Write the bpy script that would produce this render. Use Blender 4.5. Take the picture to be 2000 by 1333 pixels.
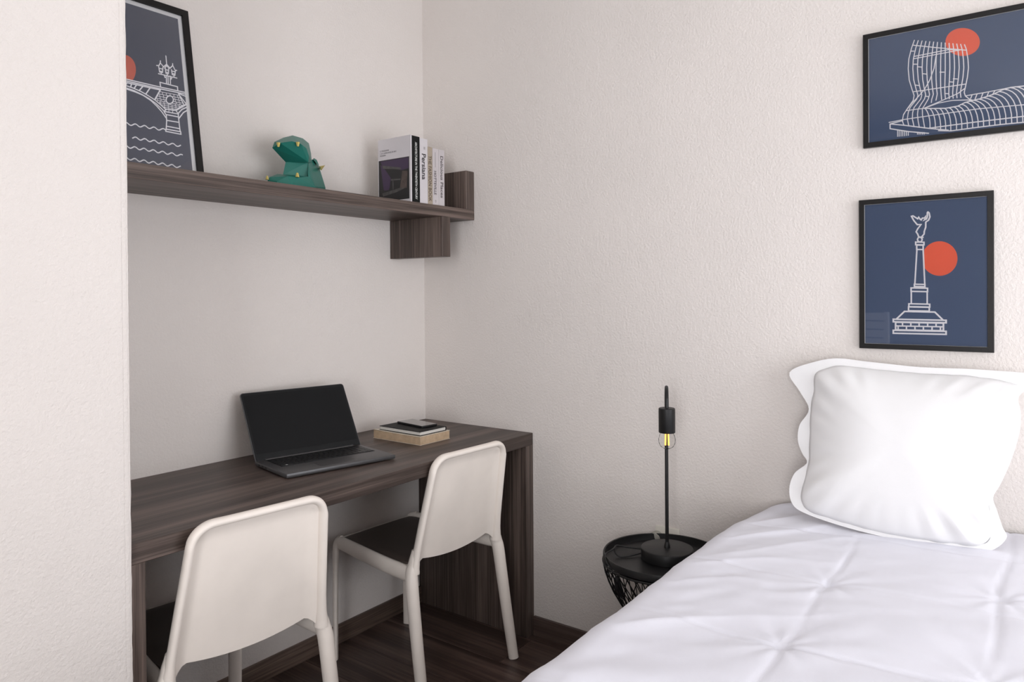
import bpy, bmesh, math, random
from mathutils import Vector, Matrix, noise, Euler
PI = math.pi
random.seed(7)
S = bpy.context.scene
C = S.collection
for o in list(bpy.data.objects): bpy.data.objects.remove(o)

# ------------------------------------------------------------------ camera
cam_d = bpy.data.cameras.new('camera'); cam = bpy.data.objects.new('camera', cam_d); C.objects.link(cam)
cam_d.sensor_width = 36; cam_d.lens = 36 * 1409.037 / 2000
cam_d.shift_x = 0.00289; cam_d.shift_y = -0.0405
cam_d.clip_start = 0.02
yaw, pitch, roll = 0.934267, 0.0074479, -0.00722
fw = Vector((math.sin(yaw)*math.cos(pitch), math.cos(yaw)*math.cos(pitch), -math.sin(pitch)))
rt = Vector((math.cos(yaw), -math.sin(yaw), 0)); up = rt.cross(fw)
r2 = rt*math.cos(roll) + up*math.sin(roll); u2 = -rt*math.sin(roll) + up*math.cos(roll)
cam.matrix_world = Matrix(((r2.x, u2.x, -fw.x, -2.2021), (r2.y, u2.y, -fw.y, -2.0646), (r2.z, u2.z, -fw.z, 1.2654), (0, 0, 0, 1)))
S.camera = cam

# ------------------------------------------------------------------ view, world, daylight
S.view_settings.view_transform = 'Standard'; S.view_settings.look = 'None'
S.view_settings.gamma = 1; S.view_settings.use_curve_mapping = False
S.view_settings.exposure = 0.27
W = bpy.data.worlds.new('world'); S.world = W; W.use_nodes = True
W.node_tree.nodes['Background'].inputs[0].default_value = (0.75, 0.85, 1.0, 1)
W.node_tree.nodes['Background'].inputs[1].default_value = 1.0

def area(name, loc, rot, sx, sy, power, col):
    d = bpy.data.lights.new(name, 'AREA'); d.shape = 'RECTANGLE'; d.size = sx; d.size_y = sy
    d.energy = power; d.color = col
    o = bpy.data.objects.new(name, d); C.objects.link(o); o.location = loc; o.rotation_euler = rot
    return o
# daylight entering through the window behind the camera (window wall y = -3.6)
area('daylight_window', (-1.15, -3.56, 1.05), (PI/2, 0, 0), 1.8, 1.85, 33, (0.99, 0.985, 1.0))
# fill light added at the far wall, in front of a made-up window
area('added_fill_light', (-4.56, -2.85, 1.36), (PI/2, 0, -PI/2), 1.25, 1.8, 58, (0.99, 0.985, 1.0))

# ------------------------------------------------------------------ materials
def nt(name):
    m = bpy.data.materials.new(name); m.use_nodes = True
    return m, m.node_tree.nodes, m.node_tree.links, m.node_tree.nodes['Principled BSDF']
def mat(name, col, rough=.5, metal=0, spec=.5, bump=0, bscale=200, coat=0, var=0, vscale=8, sheen=0):
    m, n, l, b = nt(name)
    b.inputs['Base Color'].default_value = (*col, 1); b.inputs['Roughness'].default_value = rough
    b.inputs['Metallic'].default_value = metal; b.inputs['Specular IOR Level'].default_value = spec
    b.inputs['Coat Weight'].default_value = coat; b.inputs['Sheen Weight'].default_value = sheen
    g = n.new('ShaderNodeNewGeometry')
    nz = n.new('ShaderNodeTexNoise'); nz.inputs['Scale'].default_value = bscale; nz.inputs['Detail'].default_value = 3
    l.new(g.outputs['Position'], nz.inputs['Vector'])
    if bump:
        bp = n.new('ShaderNodeBump'); bp.inputs['Strength'].default_value = bump; bp.inputs['Distance'].default_value = .002
        l.new(nz.outputs['Fac'], bp.inputs['Height']); l.new(bp.outputs['Normal'], b.inputs['Normal'])
    v = var or .04
    n2 = n.new('ShaderNodeTexNoise'); n2.inputs['Scale'].default_value = vscale; n2.inputs['Detail'].default_value = 4
    l.new(g.outputs['Position'], n2.inputs['Vector'])
    r = n.new('ShaderNodeMapRange'); r.inputs[1].default_value = .3; r.inputs[2].default_value = .7
    r.inputs[3].default_value = 1 - v; r.inputs[4].default_value = 1 + v
    l.new(n2.outputs['Fac'], r.inputs[0])
    mx = n.new('ShaderNodeVectorMath'); mx.operation = 'SCALE'; mx.inputs[0].default_value = col
    l.new(r.outputs[0], mx.inputs['Scale']); l.new(mx.outputs[0], b.inputs['Base Color'])
    return m

def plaster(name, col):
    m, n, l, b = nt(name); b.inputs['Roughness'].default_value = .85; b.inputs['Specular IOR Level'].default_value = .25
    g = n.new('ShaderNodeNewGeometry')
    a = n.new('ShaderNodeTexNoise'); a.inputs['Scale'].default_value = 130; a.inputs['Detail'].default_value = 4; a.inputs['Roughness'].default_value = .6
    c_ = n.new('ShaderNodeTexNoise'); c_.inputs['Scale'].default_value = 26; c_.inputs['Detail'].default_value = 3
    v = n.new('ShaderNodeTexNoise'); v.inputs['Scale'].default_value = 2.2; v.inputs['Detail'].default_value = 3
    for q in (a, c_, v): l.new(g.outputs['Position'], q.inputs['Vector'])
    ad = n.new('ShaderNodeMath'); ad.operation = 'MULTIPLY_ADD'; ad.inputs[1].default_value = .5
    l.new(c_.outputs['Fac'], ad.inputs[0]); l.new(a.outputs['Fac'], ad.inputs[2])
    bp = n.new('ShaderNodeBump'); bp.inputs['Strength'].default_value = .75; bp.inputs['Distance'].default_value = .003
    l.new(ad.outputs[0], bp.inputs['Height']); l.new(bp.outputs['Normal'], b.inputs['Normal'])
    r = n.new('ShaderNodeMapRange'); r.inputs[1].default_value = .3; r.inputs[2].default_value = .7; r.inputs[3].default_value = .975; r.inputs[4].default_value = 1.02
    l.new(v.outputs['Fac'], r.inputs[0])
    mx = n.new('ShaderNodeVectorMath'); mx.operation = 'SCALE'; mx.inputs[0].default_value = col
    l.new(r.outputs[0], mx.inputs['Scale']); l.new(mx.outputs[0], b.inputs['Base Color'])
    return m

def wood(name, axis, dark, light, rough=.5, fine=110, per_object=False, bump=.12):
    m, n, l, b = nt(name); b.inputs['Roughness'].default_value = rough; b.inputs['Specular IOR Level'].default_value = .4
    g = n.new('ShaderNodeNewGeometry')
    src = g.outputs['Position']
    if per_object:
        oi = n.new('ShaderNodeObjectInfo'); sc = n.new('ShaderNodeVectorMath'); sc.operation = 'SCALE'
        cb = n.new('ShaderNodeCombineXYZ')
        for k in range(3): l.new(oi.outputs['Random'], cb.inputs[k])
        l.new(cb.outputs[0], sc.inputs[0]); sc.inputs['Scale'].default_value = 37
        ad = n.new('ShaderNodeVectorMath'); ad.operation = 'ADD'; l.new(src, ad.inputs[0]); l.new(sc.outputs[0], ad.inputs[1]); src = ad.outputs[0]
    def stretch(s_along, s_across, detail, dist=0):
        mp = n.new('ShaderNodeVectorMath'); mp.operation = 'MULTIPLY'
        mp.inputs[1].default_value = tuple(s_along if k == axis else s_across for k in range(3))
        l.new(src, mp.inputs[0]); z = n.new('ShaderNodeTexNoise'); z.inputs['Scale'].default_value = 1; z.inputs['Detail'].default_value = detail
        z.inputs['Distortion'].default_value = dist
        l.new(mp.outputs[0], z.inputs['Vector']); return z.outputs['Fac']
    f1 = stretch(2.2, fine*1.6, 4); f2 = stretch(.7, 17, 3, .4); f3 = stretch(9, fine*4, 2)
    m1 = n.new('ShaderNodeMath'); m1.operation = 'MULTIPLY_ADD'; m1.inputs[1].default_value = .8; l.new(f1, m1.inputs[0]); l.new(f2, m1.inputs[2])
    m2 = n.new('ShaderNodeMath'); m2.operation = 'MULTIPLY_ADD'; m2.inputs[1].default_value = .35; l.new(f3, m2.inputs[0]); l.new(m1.outputs[0], m2.inputs[2])
    rp = n.new('ShaderNodeValToRGB'); e = rp.color_ramp.elements
    e[0].position = .40; e[0].color = (*dark, 1); e[1].position = .68; e[1].color = (*light, 1)
    mr = n.new('ShaderNodeMapRange'); mr.inputs[1].default_value = .35; mr.inputs[2].default_value = 1.8; l.new(m2.outputs[0], mr.inputs[0])
    l.new(mr.outputs[0], rp.inputs[0]); l.new(rp.outputs[0], b.inputs['Base Color'])
    bp = n.new('ShaderNodeBump'); bp.inputs['Strength'].default_value = bump; bp.inputs['Distance'].default_value = .001
    l.new(f1, bp.inputs['Height']); l.new(bp.outputs['Normal'], b.inputs['Normal'])
    return m

WALL = (.765, .715, .68)
M = {}
M['wall'] = plaster('wall_plaster', WALL)
M['ceiling'] = plaster('ceiling_paint', (.78, .77, .75))
WD, WL = (.052, .037, .031), (.175, .130, .111)
M['wood_x'] = wood('wood_grain_along', 0, WD, WL, .45)
M['wood_y'] = wood('wood_grain_deep', 1, WD, WL, .45)
M['wood_z'] = wood('wood_grain_upright', 2, WD, WL, .45)
M['floor'] = wood('floor_wood', 1, (.050, .031, .026), (.150, .100, .085), .38, 60, True, .1)
M['floor_base'] = mat('floor_joint', (.012, .009, .008), .9)
M['base_x'] = wood('baseboard_wood_x', 0, (.10, .070, .055), (.27, .195, .16), .45)
M['base_y'] = wood('baseboard_wood_y', 1, (.085, .058, .05), (.20, .14, .12), .45)
M['chair'] = mat('ivory_plastic', (.90, .825, .755), .42, spec=.45, bump=.05, bscale=900)
M['seat'] = mat('taupe_plastic', (.115, .090, .077), .45, bump=.08, bscale=700)
M['black'] = mat('black_metal', (.0085, .0085, .009), .42, spec=.4, bump=.04, bscale=900)
M['black_soft'] = mat('black_matte', (.012, .012, .013), .6)
M['frame'] = mat('black_frame_wood', (.007, .006, .006), .4, spec=.3, bump=.1, bscale=300)
M['paper'] = mat('white_print_paper', (.80, .79, .80), .6)
M['navy'] = mat('navy_print', (.056, .092, .185), .55, var=.05, vscale=500)
M['navy_shaded'] = mat('navy_print_shaded', (.040, .047, .085), .55, var=.05, vscale=500)  # same navy as the other prints, dimmer light mixed into the colour
M['orange_shaded'] = mat('orange_ink_shaded', (.62, .105, .055), .55)  # the orange ink again, with shade put into its colour
M['ink'] = mat('white_ink', (.93, .91, .95), .55)
M['orange'] = mat('orange_ink', (.95, .13, .055), .55)
M['linen'] = mat('white_cotton', (.80, .80, .875), .85, spec=.2, bump=.12, bscale=700, sheen=.2, var=.01)
M['pillowc'] = mat('white_pillow_cotton', (.83, .825, .83), .85, spec=.2, bump=.1, bscale=700, sheen=.2, var=.01)
M['mattress'] = mat('mattress_fabric', (.6, .6, .6), .9)
M['bedbase'] = mat('bed_base_fabric', (.09, .08, .075), .9)
M['laptop'] = mat('dark_grey_aluminium', (.10, .099, .102), .42, metal=.6)
M['bezel'] = mat('laptop_bezel', (.011, .012, .013), .45, spec=.2)
M['screen'] = mat('dark_screen', (.008, .0085, .0095), .4, spec=.16)
M['keys'] = mat('black_keys', (.011, .011, .012), .4)
M['kraft'] = mat('aged_paper_edge', (.52, .38, .25), .85, var=.12, vscale=60, bump=.2, bscale=500)
M['cream'] = mat('cream_cover', (.74, .66, .54), .6)
M['pages'] = mat('page_edges', (.62, .60, .56), .8, var=.06, vscale=300)
M['phone'] = mat('phone_glass', (.02, .02, .022), .12, spec=.9, coat=.5)
M['book_white'] = mat('white_cover', (.62, .59, .61), .45)
M['book_black'] = mat('black_cover', (.006, .0065, .0065), .6, spec=.2)
M['book_beige'] = mat('beige_cover', (.37, .31, .24), .55)
M['book_pale'] = mat('pale_cover', (.55, .51, .52), .5)
M['text_dark'] = mat('dark_lettering', (.05, .045, .05), .6)
M['text_grey'] = mat('grey_lettering', (.10, .085, .09), .6)
M['text_tan'] = mat('brown_lettering', (.10, .072, .05), .6)
M['text_white'] = mat('white_lettering', (.62, .64, .62), .6)
M['photo_purple'] = mat('cover_photo_purple', (.052, .030, .070), .5)
M['photo_dark'] = mat('cover_photo_dark', (.017, .016, .017), .5)
M['photo_grey'] = mat('cover_photo_grey', (.075, .070, .068), .5, var=.3, vscale=60)
M['photo_tan'] = mat('cover_photo_tan', (.085, .062, .055), .5, var=.25, vscale=60)
M['green'] = mat('teal_resin', (.012, .150, .118), .42, spec=.5)
M['gold'] = mat('gold_paint', (.62, .50, .16), .4, metal=.3)
M['socket_white'] = mat('white_plastic', (.72, .69, .62), .4)
M['plug_grey'] = mat('grey_plastic', (.35, .34, .30), .5)
M['wardrobe'] = mat('dark_wardrobe', (.035, .032, .032), .5)
M['white_paint'] = mat('white_lacquer', (.75, .75, .75), .4)

def glass(name, tint=(1, 1, 1), ior=1.5, rough=0):
    m = bpy.data.materials.new(name); m.use_nodes = True; n = m.node_tree.nodes; l = m.node_tree.links
    n.remove(n['Principled BSDF']); out = n['Material Output']
    t = n.new('ShaderNodeBsdfTransparent'); t.inputs[0].default_value = (*tint, 1)
    g = n.new('ShaderNodeBsdfGlossy'); g.inputs['Roughness'].default_value = rough
    fr = n.new('ShaderNodeFresnel'); fr.inputs['IOR'].default_value = ior
    mx = n.new('ShaderNodeMixShader'); l.new(fr.outputs[0], mx.inputs[0]); l.new(t.outputs[0], mx.inputs[1]); l.new(g.outputs[0], mx.inputs[2])
    l.new(mx.outputs[0], out.inputs[0]); return m
M['glass'] = glass('picture_glass', (.99, .99, .99), 1.46, .015)
M['bulb_glass'] = glass('bulb_glass', (.985, .98, .97), 1.06)
M['window_glass'] = glass('window_glass', (.97, .98, .98), 1.45)
def emis(name, col, s):
    m = bpy.data.materials.new(name); m.use_nodes = True; b = m.node_tree.nodes['Principled BSDF']
    b.inputs['Base Color'].default_value = (*col, 1); b.inputs['Emission Color'].default_value = (*col, 1); b.inputs['Emission Strength'].default_value = s
    return m
M['filament'] = emis('amber_filament', (1.0, .55, .10), 1.1)

# ------------------------------------------------------------------ helpers
def mesh_obj(name, bm, m, parent=None, smooth=False, loc=(0, 0, 0)):
    me = bpy.data.meshes.new(name); bmesh.ops.recalc_face_normals(bm, faces=bm.faces); bm.to_mesh(me); bm.free()
    if m: me.materials.append(m)
    if smooth:
        for p in me.polygons: p.use_smooth = True
        try: me.set_sharp_from_angle(angle=math.radians(smooth if smooth > 1 else 40))
        except Exception: pass
    o = bpy.data.objects.new(name, me); C.objects.link(o); o.location = loc
    if parent: o.parent = parent
    return o
def tag(o, label=None, cat=None, group=None, kind=None):
    if label: o['label'] = label
    if cat: o['category'] = cat
    if group: o['group'] = group
    if kind: o['kind'] = kind
    return o
def thing(name, label, cat, loc=(0, 0, 0), rz=0, group=None):
    o = bpy.data.objects.new(name, None); C.objects.link(o); o.location = loc; o.rotation_euler = (0, 0, rz); o.empty_display_size = .05
    return tag(o, label, cat, group)
def box(bm, a, b, bev=0, seg=2, mtx=None):
    x0, y0, z0 = a; x1, y1, z1 = b
    r = bmesh.ops.create_cube(bm, size=1)
    vs = r['verts']
    for v in vs: v.co = Vector(((x0+x1)/2 + v.co.x*(x1-x0), (y0+y1)/2 + v.co.y*(y1-y0), (z0+z1)/2 + v.co.z*(z1-z0)))
    if bev:
        es = list({e for v in vs for e in v.link_edges})
        r = bmesh.ops.bevel(bm, geom=es, offset=bev, segments=seg, affect='EDGES', profile=.5)
        vs = list({v for f in r['faces'] for v in f.verts} | {v for v in vs if v.is_valid})
    if mtx is not None:
        for v in vs: v.co = mtx @ v.co
    return vs
def boxo(name, a, b, m, parent=None, bev=0, seg=2, loc=(0, 0, 0)):
    bm = bmesh.new(); box(bm, a, b, bev, seg); return mesh_obj(name, bm, m, parent, smooth=35 if bev else False, loc=loc)
def catmull(P, n):
    P = [Vector(p) for p in P]; Q = [P[0]*2-P[1]] + P + [P[-1]*2-P[-2]]; out = []
    for i in range(1, len(Q)-2):
        for k in range(n):
            t = k/n; a, b, c, d = Q[i-1], Q[i], Q[i+1], Q[i+2]
            out.append(.5*((2*b)+(c-a)*t+(2*a-5*b+4*c-d)*t*t+(3*b-a-3*c+d)*t**3))
    out.append(P[-1]); return out
def lerp_list(L, n):
    out = []
    for i in range(len(L)-1):
        for k in range(n):
            t = k/n; t = t*t*(3-2*t); a, b = L[i], L[i+1]
            out.append(tuple(a[j]*(1-t)+b[j]*t for j in range(len(a))) if isinstance(a, tuple) else a*(1-t)+b*t)
    out.append(L[-1]); return out
def sweep(bm, P, R, ref=None, seg=16, cap=True, n=0):
    """tube along P with (a, b) radii; a lies along ref"""
    if n and not isinstance(R, list): R = [R]*len(P)
    if n: R = lerp_list(R, n); P = catmull(P, n); ref = lerp_list([tuple(r) for r in ref], n) if isinstance(ref, list) else ref
    P = [Vector(p) for p in P]; rings = []
    prev = None
    for i, p in enumerate(P):
        t = (P[min(i+1, len(P)-1)] - P[max(i-1, 0)]).normalized()
        rf = Vector(ref[i]) if isinstance(ref, list) else (Vector(ref) if ref else None)
        if rf is None:
            rf = prev if prev else (Vector((0, 0, 1)) if abs(t.z) < .9 else Vector((1, 0, 0)))
        a = (rf - t*rf.dot(t)).normalized(); b = t.cross(a); prev = a
        r = R[i] if isinstance(R, list) else R
        ra, rb = r if isinstance(r, tuple) else (r, r)
        rings.append([bm.verts.new(p + a*ra*math.cos(2*PI*k/seg) + b*rb*math.sin(2*PI*k/seg)) for k in range(seg)])
    for i in range(len(rings)-1):
        for k in range(seg):
            bm.faces.new((rings[i][k], rings[i][(k+1) % seg], rings[i+1][(k+1) % seg], rings[i+1][k]))
    if cap: bm.faces.new(rings[0][::-1]); bm.faces.new(rings[-1])
def lathe(bm, prof, c=(0, 0), seg=48):
    rings = []
    for r, z in prof:
        if r < 1e-6: rings.append([bm.verts.new((c[0], c[1], z))])
        else: rings.append([bm.verts.new((c[0]+r*math.cos(2*PI*k/seg), c[1]+r*math.sin(2*PI*k/seg), z)) for k in range(seg)])
    for A, B in zip(rings, rings[1:]):
        for k in range(seg):
            q = (k+1) % seg
            if len(A) == 1: bm.faces.new((A[0], B[k], B[q]))
            elif len(B) == 1: bm.faces.new((A[k], A[q], B[0]))
            else: bm.faces.new((A[k], A[q], B[q], B[k]))
def ribbons(bm, polys, h, scale=.001):
    """flat printed strokes: (width mm, [(x mm, y mm)...]) in the local XY plane at height h"""
    for w, pts in polys:
        h += 5e-6
        pts = [Vector((x*scale, y*scale)) for x, y in pts]
        pts = [p for i, p in enumerate(pts) if i == 0 or (p-pts[i-1]).length > 1e-5]
        if len(pts) < 2: continue
        closed = (pts[0]-pts[-1]).length < 1e-4 and len(pts) > 3
        if closed: pts = pts[:-1]
        hw = w*.5*scale; n = len(pts); L = []; Rr = []
        for i in range(n):
            a = pts[(i-1) % n] if (closed or i) else pts[0]; b = pts[(i+1) % n] if (closed or i < n-1) else pts[-1]
            d1 = (pts[i]-a).normalized() if (pts[i]-a).length > 1e-6 else (b-pts[i]).normalized()
            d2 = (b-pts[i]).normalized() if (b-pts[i]).length > 1e-6 else d1
            t = d1+d2
            t = t.normalized() if t.length > .2 else d1
            nn = Vector((-t.y, t.x)); k = hw/max(.55, abs(Vector((-d1.y, d1.x)).dot(nn)))
            e = Vector((0, 0))
            if not closed and i == 0: e = -d2*hw*.6
            if not closed and i == n-1: e = d1*hw*.6
            L.append(bm.verts.new((*(pts[i]+nn*k+e), h))); Rr.append(bm.verts.new((*(pts[i]-nn*k+e), h)))
        for i in range(n if closed else n-1):
            j = (i+1) % n; bm.faces.new((L[i], Rr[i], Rr[j], L[j]))
def copy_tree(o, parent=None):
    c_ = o.copy(); C.objects.link(c_)
    if parent: c_.parent = parent
    for ch in list(o.children): copy_tree(ch, c_)
    return c_
def text_part(name, body, size, m, parent, mtx, sx=1, font=None, width=None, spacing=1.0, bold=0):
    """flat lettering as a mesh; local X runs along the line of text"""
    cu = bpy.data.curves.new('tmp', 'FONT'); cu.body = body; cu.size = size; cu.align_x = 'LEFT'; cu.align_y = 'CENTER'; cu.space_character = spacing
    cu.resolution_u = 2; cu.offset = bold
    t = bpy.data.objects.new('tmp', cu); C.objects.link(t); bpy.context.view_layer.update()
    me = bpy.data.meshes.new_from_object(t.evaluated_get(bpy.context.evaluated_depsgraph_get()))
    bpy.data.objects.remove(t)
    xs = [v.co.x for v in me.vertices] or [0, 1]
    k = sx if width is None else width/max(1e-6, max(xs)-min(xs)); x0 = min(xs)
    for v in me.vertices: v.co = mtx @ Vector(((v.co.x-x0)*k, v.co.y, 0))
    me.materials.clear(); me.materials.append(m)
    o = bpy.data.objects.new(name, me); C.objects.link(o); o.parent = parent; return o

# baked drawing strokes (mm) and small outlines
COLUMN_LINES=[[2.1,[[12.2,160.7],[14.9,158.1],[16.9,147.3],[13.7,138.7],[7.4,134.3],[7.1,120.6],[3.9,110.1],[3.3,102.6],[-2.3,95.8],[0.9,93.8]]],[2.1,[[-5.2,94.8],[-9.3,96.2],[-11.4,103.4],[-15.1,109.7],[-11.3,117.7],[-3.8,128.3],[-12.4,128.5],[-21.0,141.0],[-25.8,151.8],[-22.6,152.8],[-11.3,144.1],[-9.1,148.2],[-5.7,142.5],[-3.3,140.5],[-0.6,145.2],[4.2,145.1],[7.7,150.7],[5.8,142.3],[2.1,138.3],[9.0,142.1],[11.1,149.2],[10.9,158.4],[12.2,160.7]]],[2.1,[[-1.3,88.5],[-1.4,87.1],[-1.8,85.8],[-2.4,84.7],[-3.3,83.8],[-4.3,83.1],[-5.4,82.7],[-6.6,82.6],[-7.8,82.8],[-8.9,83.3],[-10.0,84.1],[-10.8,85.1],[-11.4,86.3],[-11.8,87.6],[-12.0,89.0],[-11.8,90.4],[-11.4,91.6],[-10.8,92.8],[-9.9,93.7],[-8.9,94.4],[-7.8,94.8],[-6.6,94.8],[-5.4,94.6],[-4.3,94.1],[-3.2,93.3],[-2.4,92.3],[-1.8,91.1],[-1.4,89.8],[-1.3,88.5]]],[2.1,[[-16.3,82.5],[3.0,81.1],[3.0,74.1],[-16.3,75.4],[-16.3,82.5]]],[2.1,[[-13.9,74.4],[1.1,73.4],[1.1,61.8],[-13.9,62.7],[-13.9,74.4]]],[2.1,[[-19.5,-29.8],[4.8,-30.7],[4.8,-36.8],[-19.6,-35.9],[-19.5,-29.8]]],[2.1,[[-27.4,-39.5],[10.9,-40.8],[10.9,-49.9],[-27.4,-48.7],[-27.4,-39.5]]],[2.1,[[-26.9,-48.8],[10.1,-49.9],[10.0,-82.8],[-27.0,-82.0],[-26.9,-48.8]]],[2.1,[[-32.7,-82.0],[15.8,-83.0],[15.8,-90.6],[-32.7,-89.7],[-32.7,-82.0]]],[2.1,[[-33.5,-90.4],[14.8,-91.2],[14.7,-101.3],[-33.6,-100.6],[-33.5,-90.4]]],[2.1,[[-13.4,62.7],[-18.5,-29.8]]],[2.1,[[1.1,61.8],[4.6,-30.7]]],[2.4,[[-43.1,-102.5],[27.4,-103.7],[45.1,-123.4]]],[2.4,[[-43.1,-102.5],[-62.2,-123.2]]],[2.4,[[-70.0,-123.9],[52.8,-124.9],[52.8,-131.5],[-70.0,-130.8],[-70.0,-123.9]]],[2.4,[[-70.1,-153.9],[52.7,-153.7],[52.7,-161.6],[-70.1,-162.0],[-70.1,-153.9]]],[2.4,[[-64.4,-132.0],[46.8,-132.5],[46.8,-152.4],[-64.5,-152.5],[-64.4,-132.0]]],[2.1,[[-64.5,-141.9],[46.8,-142.1]]],[2.1,[[-47.9,-132.7],[-47.9,-142.3]]],[2.1,[[-28.2,-132.8],[-28.2,-142.3]]],[2.1,[[-8.8,-132.9],[-8.8,-142.4]]],[2.1,[[10.9,-133.0],[10.9,-142.4]]],[2.1,[[30.2,-133.1],[30.2,-142.4]]],[2.1,[[-58.4,-142.3],[-58.4,-152.2]]],[2.1,[[-38.6,-142.3],[-38.6,-152.2]]],[2.1,[[-18.5,-142.3],[-18.5,-152.2]]],[2.1,[[1.1,-142.4],[1.1,-152.2]]],[2.1,[[21.0,-142.4],[20.9,-152.1]]],[2.1,[[40.1,-142.5],[40.0,-152.1]]]]
COLUMN_SUN=[[78.5,35.3],[78.2,29.5],[77.1,23.8],[75.5,18.3],[73.2,13.1],[70.3,8.3],[66.9,4.0],[63.0,0.2],[58.6,-3.0],[53.9,-5.4],[49.0,-7.2],[43.8,-8.3],[38.6,-8.6],[33.3,-8.1],[28.1,-6.8],[23.1,-4.8],[18.3,-2.0],[13.8,1.4],[9.8,5.4],[6.3,10.0],[3.4,15.1],[3.4,20.4],[3.4,26.1],[3.4,32.0],[3.4,37.9],[3.4,43.9],[3.4,49.8],[3.5,55.4],[3.5,60.8],[6.4,65.6],[10.0,70.0],[14.0,73.7],[18.5,76.8],[23.3,79.2],[28.3,80.9],[33.5,81.8],[38.8,81.9],[44.0,81.3],[49.2,79.9],[54.1,77.7],[58.8,74.9],[63.1,71.4],[67.0,67.4],[70.4,62.8],[73.3,57.8],[75.6,52.5],[77.2,46.9],[78.2,41.1],[78.5,35.3]]
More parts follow.
